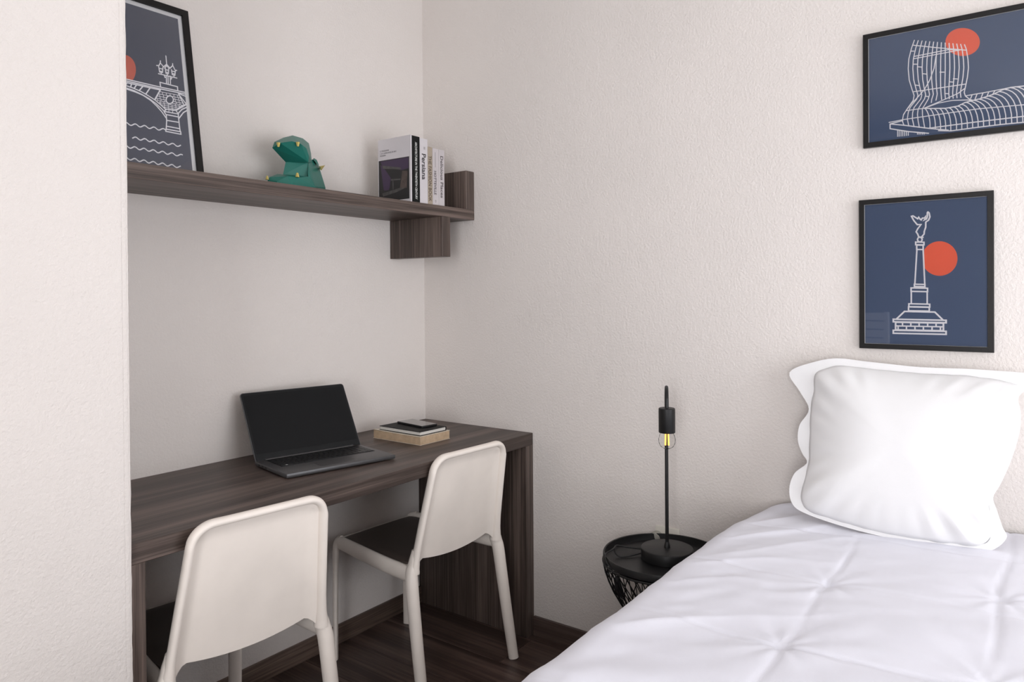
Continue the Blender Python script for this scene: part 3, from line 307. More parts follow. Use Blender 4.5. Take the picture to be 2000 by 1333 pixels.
PILLOW_OUTER=[[-0.2867,0.1812],[-0.2543,0.1283],[-0.2258,0.0798],[-0.2465,0.0347],[-0.2484,-0.0082],[-0.2348,-0.0418],[-0.2194,-0.0676],[-0.2488,-0.0993],[-0.2586,-0.142],[-0.2472,-0.1811],[-0.2141,-0.1997],[-0.127,-0.2158],[-0.0312,-0.2248],[0.0584,-0.226],[0.1427,-0.2237],[0.1978,-0.214],[0.2278,-0.1807],[0.2198,-0.157],[0.2095,-0.1239],[0.2011,-0.0923],[0.2157,-0.0579],[0.2351,-0.0013],[0.2496,0.0611],[0.2533,0.1107],[0.249,0.1539],[0.2809,0.1852],[0.2789,0.209],[0.1543,0.2157],[0.0421,0.2147],[-0.0791,0.2221],[-0.1566,0.2284],[-0.2227,0.2147]]
PILLOW_INNER=[[-0.2175,0.1824],[-0.219,0.131],[-0.2231,0.08],[-0.2211,0.0373],[-0.2191,-0.0049],[-0.2177,-0.0397],[-0.2168,-0.0673],[-0.2219,-0.1024],[-0.227,-0.1372],[-0.2269,-0.171],[-0.2042,-0.194],[-0.1213,-0.2084],[-0.0316,-0.2174],[0.058,-0.2177],[0.1342,-0.2149],[0.1878,-0.2045],[0.2023,-0.1775],[0.2019,-0.1486],[0.1976,-0.1259],[0.1952,-0.0968],[0.2027,-0.0598],[0.2151,-0.0039],[0.2256,0.0584],[0.2332,0.1088],[0.241,0.147],[0.2489,0.1728],[0.2387,0.1873],[0.1492,0.1996],[0.0427,0.1997],[-0.0781,0.2051],[-0.1423,0.2101],[-0.1879,0.2018]]

# ------------------------------------------------------------------ room shell
AX = -1.478            # left end of the desk alcove
XL, YW, CE = -4.6, -3.6, 2.6
def shell(name, a, b, m, bev=0):
    return tag(boxo(name, a, b, m, bev=bev, seg=2), kind='structure')
shell('wall_back', (AX, 0, 0), (0, .12, CE), M['wall'])
shell('wall_right', (0, YW-.12, 0), (.12, .12, CE), M['wall'])
# projecting wall left of the alcove, edge slightly uneven plaster
bm = bmesh.new(); box(bm, (XL, -.56, 0), (AX, .12, CE))
wl = tag(mesh_obj('wall_left', bm, M['wall']), kind='structure')
bm = bmesh.new()
n = 130
ring = []
for i in range(n+1):
    z = .0 + (CE)*i/n
    w = .0016*noise.noise(Vector((0, 0, z*26))) + .0010*noise.noise(Vector((3, 0, z*70)))
    ring.append([bm.verts.new((AX-.012, -.5606, z)), bm.verts.new((AX-.004+w, -.5612, z)), bm.verts.new((AX+.0016+w, -.5585, z)), bm.verts.new((AX+.0012, -.550, z))])
for i in range(n):
    for k in range(3): bm.faces.new((ring[i][k], ring[i][k+1], ring[i+1][k+1], ring[i+1][k]))
o = mesh_obj('trim_1', bm, M['wall'], smooth=80); tag(o, kind='structure')
vy0, vy1 = -3.52, -2.18
bm = bmesh.new()
box(bm, (XL-.12, YW, 0), (XL, vy0, CE)); box(bm, (XL-.12, vy1, 0), (XL, .12, CE)); box(bm, (XL-.12, vy0, 0), (XL, vy1, .1)); box(bm, (XL-.12, vy0, 2.3), (XL, vy1, CE))
tag(mesh_obj('wall_far', bm, M['wall']), kind='structure')
bm = bmesh.new()
for a, b in (((vy0, .1), (vy0+.06, 2.3)), ((vy1-.06, .1), (vy1, 2.3)), ((vy0+.06, .1), (vy1-.06, .16)), ((vy0+.06, 2.24), (vy1-.06, 2.3))):
    box(bm, (XL-.09, a[0], a[1]), (XL-.03, b[0], b[1]), .004)
w2_ = tag(mesh_obj('added_window', bm, M['white_paint'], smooth=35), kind='structure')  # invented window frame, added to go with the fill light
boxo('pane', (XL-.07, vy0+.06, .16), (XL-.062, vy1-.06, 2.24), M['window_glass'], w2_)
shell('ceiling', (XL-.12, YW-.12, CE), (.12, .12, CE+.1), M['ceiling'])
# window wall with its opening (behind the camera)
wx0, wx1, wz0, wz1 = -2.15, -.15, .08, 2.06
bm = bmesh.new()
box(bm, (XL-.12, YW-.12, 0), (wx0, YW, CE)); box(bm, (wx1, YW-.12, 0), (0, YW, CE)); box(bm, (wx0, YW-.12, 0), (wx1, YW, wz0)); box(bm, (wx0, YW-.12, wz1), (wx1, YW, CE))
tag(mesh_obj('wall_front', bm, M['wall']), kind='structure')
bm = bmesh.new()
for a, b in (((wx0, wz0), (wx0+.06, wz1)), ((wx1-.06, wz0), (wx1, wz1)), ((wx0+.06, wz0), (wx1-.06, wz0+.06)), ((wx0+.06, wz1-.06), (wx1-.06, wz1)), (((wx0+wx1)/2-.04, wz0+.06), ((wx0+wx1)/2+.04, wz1-.06))):
    box(bm, (a[0], YW-.09, a[1]), (b[0], YW-.03, b[1]), .004)
wf = tag(mesh_obj('window_1', bm, M['white_paint'], smooth=35), kind='structure')
for k in (0, 1):
    xa = wx0+.06 if k == 0 else (wx0+wx1)/2+.04; xb = (wx0+wx1)/2-.04 if k == 0 else wx1-.06
    boxo('pane', (xa, YW-.07, wz0+.06), (xb, YW-.062, wz1-.06), M['window_glass'], wf)

# floor: planks running towards the desk wall
fl = shell('floor', (XL, YW, -.06), (0, 0, -.004), M['floor_base'])
pw, plen = .192, 1.285; i = 0
x = -.0495 - pw*0
cols = []
xs = -.048
while xs > XL: cols.append(xs); xs -= pw
cols = [pw-.048] + cols
rnd = random.Random(3)
for ci, xr in enumerate(cols):
    off = (ci*0.437 % 1)*plen
    y = off - plen + .0
    y1 = 0.0
    first = True
    while y1 > YW:
        y0 = max(YW, y1 - (off if first and off > .1 else plen)); first = False
        xa = max(XL, xr-pw)+.0007; xb = min(0, xr)-.0007
        if xb-xa > .01 and y1-y0 > .02:
            bm = bmesh.new(); box(bm, (xa, y0+.0007, -.004), (xb, y1-.0007, 0), .0009, 1)
            mesh_obj('plank', bm, M['floor'], fl)
        y1 = y0
# baseboards
tag(boxo('baseboard_right', (-.012, -3.59, 0), (0, -.546, .071), M['base_y'], bev=.0015), kind='structure')
tag(boxo('baseboard_back', (AX+.044, -.012, 0), (-.044, 0, .068), M['base_x'], bev=.0015), kind='structure')

# ------------------------------------------------------------------ desk
D, TH, H = .5435, .0435, .75
dk = thing('desk', 'long dark brown wood-grain desk built into the alcove', 'desk', (-.74, -.27, 0))
def wbox(name, a, b, m, parent, bev=.0012):
    L = parent.location; a = tuple(a[k]-L[k] for k in range(3)); b = tuple(b[k]-L[k] for k in range(3))
    return boxo(name, a, b, m, parent, bev, 1)
wbox('desktop', (AX+.0015, -D, H-TH), (-.0015, -.001, H), M['wood_x'], dk)
wbox('side_panel', (-.0445, -D, 0.001), (-.0015, -.001, H-TH), M['wood_z'], dk)
wbox('side_panel', (AX+.0015, -D, 0.001), (AX+.038, -.001, H-TH), M['wood_z'], dk)

# ------------------------------------------------------------------ wall shelf
ZS, ZT, SD = 1.557, 1.5965, .2716
sh = thing('wall_shelf', 'dark brown wood-grain wall shelf with upright end block and bracket below', 'shelf', (-.74, -.13, ZS))
wbox('shelf_board', (AX+.0015, -SD, ZS), (-.0015, -.001, ZT), M['wood_x'], sh)
wbox('end_panel', (-.0505, -SD, ZT), (-.0015, -.001, 1.746), M['wood_z'], sh)
wbox('bracket', (-.195, -SD-.004, 1.4075), (-.150, -.001, ZS), M['wood_z'], sh)

# ------------------------------------------------------------------ chairs
def make_chair(label):
    t = thing('dining_chair', label, 'chair', group='ivory chairs at the desk')
    cm = M['chair']
    a5, b5, h5 = .157, .272, .762
    JL = (.200, -.212, .415)
    # back shell: surface from seat level to top, bowed backwards in the middle
    def back_pt(u, v):            # u -1..1 across, v 0..1 up
        hw = .196 + (.163-.196)*v
        z = .408 + (h5-.408)*v
        y = -.207 - .012*math.sin(v*PI/2) + (-b5+.218)*v**1.3
        du = min(1, (1-abs(u))/.20); dvv = min(1, (1-v)/.10)
        e_ = (du*du*(3-2*du))*(dvv*dvv*(3-2*dvv))
        bow = .011*e_
        sag = 0
        return Vector((u*hw, y+bow, z+sag))
    bm = bmesh.new(); NU, NV = 36, 30; top = []; rc = .045
    grid = []
    for j in range(NV+1):
        row = []
        for i in range(NU+1):
            u = -1+2*i/NU; t0 = j/NV; v = .085+.915*t0
            p = back_pt(u, v)
            low = max(0, 1-t0/.22)**2
            au = abs(u)
            p.z += low*(-.016*(1-(au/.78)**2) if au < .78 else -.040*((au-.78)/.22)**1.6)
            # rounded upper corners
            ax = abs(p.x); hw = .196+(.163-.196)*v
            row.append(p)
        grid.append(row)
    # squircle the corners by limiting z near the sides
    def corner(p):
        hw = .165; d = abs(p.x)-(hw-rc)
        if d > 0 and p.z > h5-rc:
            e = p.z-(h5-rc); s = math.hypot(d, e)
            if s > 0:
                m_ = max(d, e)/rc; k = rc*m_/s if s > 0 else 1
                q = Vector(p); q.x = math.copysign((hw-rc)+d*k, p.x); q.z = (h5-rc)+e*k; return q
        return p
    F = [[bm.verts.new(corner(p)+Vector((0, -.0035, 0))) for p in row] for row in grid]
    B = [[bm.verts.new(corner(p)+Vector((0, .0035, 0))) for p in row] for row in grid]
    for j in range(NV):
        for i in range(NU):
            bm.faces.new((F[j][i], F[j][i+1], F[j+1][i+1], F[j+1][i])); bm.faces.new((B[j][i], B[j+1][i], B[j+1][i+1], B[j][i+1]))
    for j in range(NV):
        bm.faces.new((F[j][0], F[j+1][0], B[j+1][0], B[j][0])); bm.faces.new((F[j][NU], B[j][NU], B[j+1][NU], F[j+1][NU]))
    for i in range(NU):
        bm.faces.new((F[0][i], B[0][i], B[0][i+1], F[0][i+1])); bm.faces.new((F[NV][i], F[NV][i+1], B[NV][i+1], B[NV][i]))
    mesh_obj('backrest', bm, cm, t, smooth=60)
    # rim around the back
    def rim_pt(s, v): p = back_pt(s, v); return p
    P = []; Rr = []; ref = []
    vs = [0.0, .06, .14, .25, .4, .55, .7, .8, .873]
    for v in vs:
        p = back_pt(-1, v); P.append(p+Vector((0, -.003, 0))); k = max(0, 1-v/.24)
        Rr.append((.0150+.006*k*k, .0105+.008*k*k)); ref.append((-.30, -1, 0))
    cx, cz = -.163+rc, h5-rc
    for ang in range(15, 91, 15):
        a = math.radians(ang); zz = cz+rc*math.sin(a); vv = (zz-.408)/(h5-.408)
        P.append(Vector((cx-(rc+.004)*math.cos(a), back_pt(-1, vv).y-.003, zz))); Rr.append((.0135, .0100)); ref.append((0, -1, 0))
    for u in (-.5, -.2, .0):
        P.append(back_pt(u, 1)+Vector((0, -.003, 0))); Rr.append((.0125, .0095)); ref.append((0, -1, 0))
    Pm = [Vector((-p.x, p.y, p.z)) for p in P[:-1]][::-1]; Rm = Rr[:-1][::-1]; refm = [(-r[0], r[1], r[2]) for r in ref[:-1]][::-1]
    bm = bmesh.new(); sweep(bm, P+Pm, Rr+Rm, ref+refm, 14, True, 3)
    mesh_obj('back_frame', bm, cm, t, smooth=80)
    for s in (-1, 1):
        # rear leg, flowing out of the back frame
        bm = bmesh.new()
        P = [(s*.190, -.212, .475), (s*.1955, -.208, .440), (s*.201, -.206, .408), (s*.2065, -.213, .375), (s*.209, -.224, .30), (s*.2125, -.247, .15), (s*.216, -.272, .0005)]
        R = [(.0135, .010), (.017, .0135), (.0225, .0185), (.0215, .0200), (.0205, .0195), (.0190, .0185), (.0175, .0165)]
        sweep(bm, P, R, (s*.3, -1, 0), 20, True, 5); mesh_obj('leg', bm, cm, t, smooth=60)
        # front leg: rounded blade that turns the corner
        bm = bmesh.new()
        P = [(s*.171, .212, .0005), (s*.1715, .211, .15), (s*.172, .208, .30), (s*.1735, .203, .375), (s*.1745, .192, .410), (s*.176, .165, .420)]
        R = [(.0190, .0088), (.0205, .0092), (.0220, .0098), (.0235, .012), (.022, .013), (.020, .012)]
        sweep(bm, P, R, [(s*.6, -.8, 0)]*4+[(s*.5, -.3, -.6), (s*.1, 0, -1)], 18, True, 5); mesh_obj('leg', bm, cm, t, smooth=60)
        # side rail
        bm = bmesh.new()
        P = [(s*.1745, .196, .410), (s*.177, .165, .4135), (s*.184, .06, .408), (s*.192, -.07, .402), (s*.199, -.17, .401), (s*.202, -.212, .400)]
        R = [(.014, .010), (.0235, .013), (.0250, .0135), (.0255, .014), (.0260, .015), (.022, .014)]
        sweep(bm, P, R, (0, 0, 1), 18, True, 5); mesh_obj('side_rail', bm, cm, t, smooth=60)
    # front rail
    bm = bmesh.new()
    sweep(bm, [(-.172, .196, .408), (-.09, .204, .404), (0, .206, .403), (.09, .204, .404), (.172, .196, .408)], (.016, .0095), (0, 0, 1), 14, True, 0)
    mesh_obj('front_rail', bm, cm, t, smooth=60)
    # seat: shallow dish
    bm = bmesh.new(); N1, N2 = 16, 18; T = []; Bo = []
    for j in range(N2+1):
        v = j/N2; y = -.192 + .394*v; hw = .190 + (.168-.190)*v; r1, r2_ = [], []
        for i in range(N1+1):
            u = -1+2*i/N1; z = .4275 - .011*(1-u*u)*math.sin(PI*min(1, v)) + .012*max(0, 1-v*3.5)**1.5
            if v > .9: z -= .010*((v-.9)/.1)**2
            z -= .006*max(0, abs(u)-.85)/.15
            r1.append(bm.verts.new((u*hw, y, z))); r2_.append(bm.verts.new((u*hw, y, z-.012+.006*max(0, 1-v*4))))
        T.append(r1); Bo.append(r2_)
    for j in range(N2):
        for i in range(N1):
            bm.faces.new((T[j][i], T[j][i+1], T[j+1][i+1], T[j+1][i])); bm.faces.new((Bo[j][i], Bo[j+1][i], Bo[j+1][i+1], Bo[j][i+1]))
    for j in range(N2):
        bm.faces.new((T[j][0], T[j+1][0], Bo[j+1][0], Bo[j][0])); bm.faces.new((T[j][N1], Bo[j][N1], Bo[j+1][N1], T[j+1][N1]))
    for i in range(N1):
        bm.faces.new((T[0][i], Bo[0][i], Bo[0][i+1], T[0][i+1])); bm.faces.new((T[N2][i], T[N2][i+1], Bo[N2][i+1], Bo[N2][i]))
    st = mesh_obj('seat', bm, M['seat'], t, smooth=50); st['label'] = 'dark taupe seat'
    return t
ch = make_chair('ivory plastic chair nearest the left wall edge, in front of the laptop, brown seat')
ch.location = (-1.164, -.324, 0); ch.rotation_euler = (0, 0, -.103)
c2 = copy_tree(ch); c2['label'] = 'ivory plastic chair at the right end of the desk, its legs in full view'
c2.location = (-.391, -.303, 0); c2.rotation_euler = (0, 0, -.045)

# ------------------------------------------------------------------ laptop
lp = thing('laptop', 'open dark grey laptop with black screen on the desk', 'laptop', (-.955, -.365, H), math.radians(-11.5))
LW, LD = .36, .22
bm = bmesh.new(); box(bm, (0, 0, .003), (LW, LD, .0165), .004, 2)
base = mesh_obj('base', bm, M['laptop'], lp, smooth=40)
boxo('keyboard_tray', (.028, .092, .0160), (LW-.020, LD-.016, .0171), M['bezel'], lp)
bm = bmesh.new()
ky0, kh = .094, .0176
for r_i in range(6):
    x = .030; y = ky0 + r_i*kh + (0 if r_i < 5 else 0)
    hgt = .0155 if r_i < 5 else .009
    ws = {0: [1.2, 1, 1, 1, 5.1, 1, 1, 1, 1, 1, 1, 1, 1], 1: [2.2]+[1]*10+[2.4]+[1]*3, 2: [1.7]+[1]*11+[1.6]+[1]*3, 3: [1.5]+[1]*12+[1.2]+[1]*3, 4: [1]*13+[1.9]+[1]*3, 5: [1]*18}[r_i]
    tot = sum(ws); u = (LW-.052)/tot
    for w_ in ws:
        box(bm, (x+.0011, y+.0011, .0171), (x+w_*u-.0011, y+hgt, .0183)); x += w_*u
tag(mesh_obj('key_caps', bm, M['keys'], lp), kind='stuff')
boxo('touchpad', (.115, .014, .0164), (.235, .084, .0168), M['laptop'], lp)
bm = bmesh.new()
for k, (a, b_) in enumerate(((.13, .145), (.155, .167), (.18, .19))): box(bm, (-.0004, a, .0075), (.001, b_, .0115))
mesh_obj('side_ports', bm, M['black_soft'], lp)
bm = bmesh.new(); box(bm, (.044, .0975, .0183), (.050, .103, .01845)); mesh_obj('key_light', bm, M['text_white'], lp)
for xx in (.03, LW-.05): boxo('foot_pad', (xx, .02, 0), (xx+.02, .03, .004), M['black_soft'], lp)
for xx in (.03, LW-.05): boxo('foot_pad', (xx, LD-.03, 0), (xx+.02, LD-.02, .004), M['black_soft'], lp)
th = math.radians(31.0); LL = .2275
mt = Matrix.Translation((0, LD-.008, .0145)) @ Matrix.Rotation(-th, 4, 'X')
def rrect(bm, x0, z0, x1, z1, r, y0, y1, mtx):
    pts = []
    for cx, cz, a0 in ((x1-r, z1-r, 0), (x0+r, z1-r, 90), (x0+.002, z0+.002, 180), (x1-.002, z0+.002, 270)):
        rr = r if a0 < 170 else .002
        for k in range(5):
            a = math.radians(a0+22.5*k); pts.append((cx+rr*math.cos(a), cz+rr*math.sin(a)))
    A = [bm.verts.new(mtx @ Vector((px, y0, pz))) for px, pz in pts]; B = [bm.verts.new(mtx @ Vector((px, y1, pz))) for px, pz in pts]
    bm.faces.new(A); bm.faces.new(B[::-1])
    for i in range(len(A)): j = (i+1) % len(A); bm.faces.new((A[i], B[i], B[j], A[j]))
bm = bmesh.new(); rrect(bm, 0, 0, LW, LL, .009, 0, .005, mt); lid = mesh_obj('lid', bm, M['laptop'], lp, smooth=40)
bm = bmesh.new(); rrect(bm, .002, .002, LW-.002, LL-.002, .008, -.0006, 0, mt); mesh_obj('bezel', bm, M['bezel'], lid, smooth=40)
bm = bmesh.new(); rrect(bm, .008, .022, LW-.008, LL-.010, .003, -.0009, -.0006, mt); mesh_obj('screen', bm, M['screen'], lid)
bm = bmesh.new(); sweep(bm, [mt @ Vector((.03, .001, .0)), mt @ Vector((LW-.03, .001, .0))], .0055, (0, 0, 1), 12); mesh_obj('hinge', bm, M['laptop'], lp, smooth=50)

# ------------------------------------------------------------------ book, notebook and phone on the desk
bk = thing('paperback_book', 'thick kraft-coloured paperback lying flat, lowest of the stack right of the laptop', 'book', (-.330, -.240, H), math.radians(-.6))
bm = bmesh.new(); box(bm, (-.0745, -.1165, .0012), (.0745, .1165, .0288), .0008, 1); mesh_obj('pages', bm, M['kraft'], bk)
# upper cover slightly wavy and torn along the edge
bm = bmesh.new(); n = 24; Ltop = []
for i in range(n+1):
    y = -.118+.236*i/n; dx = .0018*noise.noise(Vector((i*.8, 0, 0))); dz = .0022*max(0, i/n-.55)*2+.0008*noise.noise(Vector((i*.5, 4, 0)))
    Ltop.append([bm.verts.new((-.0765+dx, y, .0290+dz)), bm.verts.new((-.055, y, .0290)), bm.verts.new((.0755, y, .0290)), bm.verts.new((.0755, y, .0299)), bm.verts.new((-.055, y, .0299)), bm.verts.new((-.0765+dx, y, .0299+dz))])
for i in range(n):
    for k in range(6): q = (k+1) % 6; bm.faces.new((Ltop[i][k], Ltop[i][q], Ltop[i+1][q], Ltop[i+1][k]))
bm.faces.new(Ltop[0]); bm.faces.new(Ltop[-1][::-1])
mesh_obj('cover', bm, M['cream'], bk)
bm = bmesh.new(); box(bm, (-.0755, -.1175, 0), (.0755, .1175, .0011)); mesh_obj('cover', bm, M['cream'], bk)
nb = thing('notebook', 'black hardback notebook lying on the kraft-coloured paperback', 'notebook', (-.331, -.2480, H+.0306), math.radians(-1.5))
boxo('cover', (-.066, -.103, 0), (.066, .103, .0020), M['book_black'], nb, .0008, 1)
boxo('pages', (-.0640, -.1010, .0020), (.0625, .1010, .0122), M['pages'], nb)
boxo('cover', (-.066, -.103, .0122), (.066, .103, .0142), M['book_black'], nb, .0008, 1)
boxo('spine', (.0630, -.103, .0005), (.0665, .103, .0137), M['book_black'], nb, .0012, 1)
ph = thing('smartphone', 'dark smartphone lying on top of the black notebook', 'phone', (-.301, -.240, H+.0450), math.radians(-9))
boxo('body', (-.035, -.0735, 0), (.035, .0735, .0072), M['black'], ph, .0025, 2)
boxo('screen', (-.0335, -.072, .0071), (.0335, .072, .0076), M['phone'], ph)

# ------------------------------------------------------------------ framed prints
def picture(name, label, w, h, fwid, depth, mat_w, lines, sun, loc, basis, line_h=.0004, ground='navy', sun_m='orange'):
    """local X right, Y up, Z out of the picture; print surface at z = 0 of the artwork"""
    t = thing(name, label, 'picture', loc)
    t.rotation_mode = 'QUATERNION'; t.rotation_quaternion = basis.to_quaternion()
    w2, h2 = w/2, h/2
    bm = bmesh.new()
    o_ = [(-w2, -h2), (w2, -h2), (w2, h2), (-w2, h2)]; i_ = [(-w2+fwid, -h2+fwid), (w2-fwid, -h2+fwid), (w2-fwid, h2-fwid), (-w2+fwid, h2-fwid)]
    zb, zf = -depth*.55, depth*.45
    e = .0012
    def ringv(L, z): return [bm.verts.new((x, y, z)) for x, y in L]
    def shrink(L, d): return [(x-math.copysign(d, x), y-math.copysign(d, y)) for x, y in L]
    rings = [ringv(o_, zb), ringv(o_, zf-e), ringv(shrink(o_, e), zf), ringv(shrink(i_, -e), zf), ringv(i_, zf-e), ringv(i_, zb)]
    for A, B in zip(rings, rings[1:]+rings[:1]):
        for k in range(4): q = (k+1) % 4; bm.faces.new((A[k], A[q], B[q], B[k]))
    fr = mesh_obj('frame', bm, M['frame'], t)
    bm = bmesh.new(); box(bm, (-w2+fwid*.5, -h2+fwid*.5, zb+.0005), (w2-fwid*.5, h2-fwid*.5, -.0012)); mesh_obj('backing_board', bm, M['black_soft'], t)
    bm = bmesh.new(); box(bm, (-w2+fwid*.8, -h2+fwid*.8, -.0012), (w2-fwid*.8, h2-fwid*.8, -.0004)); pp = mesh_obj('print_paper', bm, M['paper'], t)
    m_ = fwid+mat_w
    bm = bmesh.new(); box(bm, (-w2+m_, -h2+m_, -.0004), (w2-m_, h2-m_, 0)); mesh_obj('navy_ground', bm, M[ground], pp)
    lx, ly = w2-m_, h2-m_
    def clip_poly(P):
        for ax, s_, lim in ((0, 1, lx), (0, -1, lx), (1, 1, ly), (1, -1, ly)):
            Q = []
            for i in range(len(P)):
                a, b = P[i-1], P[i]; ia, ib = a[ax]*s_ <= lim, b[ax]*s_ <= lim
                if ia != ib:
                    tt = (s_*lim-a[ax])/(b[ax]-a[ax]); Q.append(tuple(a[k]+(b[k]-a[k])*tt for k in range(2)))
                if ib: Q.append(b)
            P = Q
            if not P: return P
        return P
    def clip_line(pts):
        out = []; cur = []
        for a, b in zip(pts, pts[1:]):
            t0, t1 = 0, 1; ok = True
            for ax, lim in ((0, lx*1000), (1, ly*1000)):
                d = b[ax]-a[ax]
                for s_ in (1, -1):
                    num = lim - s_*a[ax]; den = s_*d
                    if abs(den) < 1e-9:
                        if num < 0: ok = False
                    elif den > 0: t1 = min(t1, num/den)
                    else: t0 = max(t0, num/den)
            if ok and t0 < t1:
                p = tuple(a[k]+(b[k]-a[k])*t0 for k in range(2)); q = tuple(a[k]+(b[k]-a[k])*t1 for k in range(2))
                if cur and abs(cur[-1][0]-p[0])+abs(cur[-1][1]-p[1]) < .01: cur.append(q)
                else:
                    if cur: out.append(cur)
                    cur = [p, q]
            else:
                if cur: out.append(cur); cur = []
        if cur: out.append(cur)
        return out
    P = clip_poly([(x*.001, y*.001) for x, y in sun[:-1]])
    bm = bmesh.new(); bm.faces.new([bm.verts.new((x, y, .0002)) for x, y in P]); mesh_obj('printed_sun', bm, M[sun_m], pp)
    bm = bmesh.new(); ribbons(bm, [(w_, q) for w_, L in lines for q in clip_line(L)], line_h); mesh_obj('printed_drawing', bm, M['ink'], pp)
    bm = bmesh.new(); box(bm, (-w2+fwid*.8, -h2+fwid*.8, .0022), (w2-fwid*.8, h2-fwid*.8, .0038)); mesh_obj('glass_pane', bm, M['glass'], t)
    return t
# basis for the right wall: local X -> -Y (to the right seen from the room), local Y -> Z, local Z -> -X
BW = Matrix(((0, 0, -1), (-1, 0, 0), (0, 1, 0)))
def shift_art(L, dx, dy, k=1): return [(w*k, [(x-dx*1000, y-dy*1000) for x, y in P]) for w, P in L]
# upper print
wT, hT = .415, .3115; cyT, czT = -1.668-wT/2, 1.817
picture('framed_print', 'black-framed wide print of a curved glass tower and orange sun, upper picture above the bed', wT, hT, .0125, .014, .0016,
        shift_art(TOWER_LINES, -(cyT+1.865), czT-1.818, 1.45), [(x-(-(cyT+1.865))*1000, y-(czT-1.818)*1000) for x, y in TOWER_SUN], (-.012, cyT, czT), BW)
wC, hC = .3105, .4095; cyC, czC = -1.6565-wC/2, 1.3135
picture('framed_print', 'black-framed upright print of a monument column and orange sun, directly above the pillow', wC, hC, .0125, .014, .0016,
        shift_art(COLUMN_LINES, -(cyC+1.81), czC-1.314, 1.7), [(x-(-(cyC+1.81))*1000, y-(czC-1.314)*1000) for x, y in COLUMN_SUN], (-.012, cyC, czC), BW)
# bridge print leaning on the shelf
yt, yb, Lb = -.025, -.105, .515
dzb = math.sqrt(Lb*Lb-(yb-yt)**2)
Vb = Vector((0, (yt-yb)/Lb, dzb/Lb)); Ub = Vector((1, 0, 0)); Nb = Ub.cross(Vb)
BB = Matrix((Ub, Vb, Nb)).transposed()
wB, hB = .40, .520
P0 = Vector((-1.24, (yt+yb)/2, 1.597+dzb/2))
cB = P0 + Vb*(.2615-hB/2)
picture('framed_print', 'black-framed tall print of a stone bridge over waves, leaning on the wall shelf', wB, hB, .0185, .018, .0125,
        shift_art(BRIDGE_LINES, 0, .2615-hB/2, 1.25), [(x, y-(.2615-hB/2)*1000) for x, y in BRIDGE_SUN], cB, BB, ground='navy_shaded', sun_m='orange_shaded')

# ------------------------------------------------------------------ figurine
fg = thing('animal_figurine', 'green faceted figurine of an animal with wide open mouth and gold teeth on the shelf', 'figurine', (-.72, -.13, ZT))
def hull(name, pts, m, parent, clampz=True):
    bm = bmesh.new()
    for x, y, z in pts:
        v = Vector((x*.001, y*.001, z*.001))
        if clampz: v.z = max(v.z, ZT+.0003)
        bm.verts.new(v-Vector(parent.location if not parent.parent else parent.parent.location))
    r = bmesh.ops.convex_hull(bm, input=bm.verts)
    bmesh.ops.delete(bm, geom=[g for g in r['geom_interior'] if isinstance(g, bmesh.types.BMVert)], context='VERTS')
    return mesh_obj(name, bm, m, parent)
uj = hull('upper_jaw', FIGURE['UPPER_JAW'], M['green'], fg)
hull('throat', FIGURE['THROAT'], M['green'], fg)
lj = hull('lower_jaw', FIGURE['LOWER_JAW']+[(x, y+6, 1597) for x, y, z in FIGURE['LOWER_JAW'] if z < 1640], M['green'], fg)
hull('body', FIGURE['BODY']+[(x, y, 1597) for x, y, z in FIGURE['BODY'][5:9]], M['green'], fg)
hull('ear', FIGURE['EAR'], M['green'], fg)
hull('tail_horn', FIGURE['HORN'], M['gold'], fg)
for i, (x, y, z) in enumerate(TEETH):
    bm = bmesh.new(); s_ = 1 if i >= 2 else -1
    if i == 3: bmesh.ops.create_cone(bm, segments=5, radius1=.0055, radius2=.002, depth=.012, cap_ends=True)
    else: bmesh.ops.create_cone(bm, segments=5, radius1=.0062 if s_ > 0 else .003, radius2=.003 if s_ > 0 else .0062, depth=.013, cap_ends=True)
    p = Vector((x*.001, y*.001-.002, z*.001))-Vector(fg.location)
    for v in bm.verts: v.co += p
    mesh_obj('tooth', bm, M['gold'], fg)

# ------------------------------------------------------------------ books standing on the shelf
def book(label, x0, x1, ht, depth, cover, yf=-.262, pages=M['pages'], lean=0):
    t = thing('book', label, 'book', ((x0+x1)/2, yf+depth/2, ZT), 0, 'upright books on the wall shelf')
    w = (x1-x0)/2-.0004; d = depth/2
    boxo('pages', (-w+.0016, -d+.002, .002), (w-.0016, d-.003, ht-.002), pages, t)
    bm = bmesh.new(); box(bm, (-w, -d, .0003), (-w+.0016, d, ht), .0004, 1); box(bm, (w-.0016, -d, .0003), (w, d, ht), .0004, 1); box(bm, (-w, -d-.0004, .0003), (w, -d+.0016, ht), .0006, 1)
    cv = mesh_obj('cover', bm, cover, t); t['h'] = ht
    return t, w, d
def spine_text(t, w, d, body, size, m, x=0, ztop=.2, length=.15, bold=0):
    # reads top to bottom: local X -> -Z, local Y -> +X
    mtx = Matrix(((0, 1, 0, x), (0, 0, -1, -d-.0008), (-1, 0, 0, ztop), (0, 0, 0, 1)))
    return text_part('spine_lettering', body, size, m, t, mtx, width=length, bold=bold)
# thin book whose front cover shows
t, w, d = book('thin white book with a dark purple chair photo on its cover, leftmost', -.3465, -.3385, .2385, .165, M['book_white'], yf=-.262)
fx = -w-.0003
def cov(name, pts, m, h=0.0):
    bm = bmesh.new(); bm.faces.new([bm.verts.new((fx-h, y, z)) for y, z in pts]); return mesh_obj(name, bm, m, t)
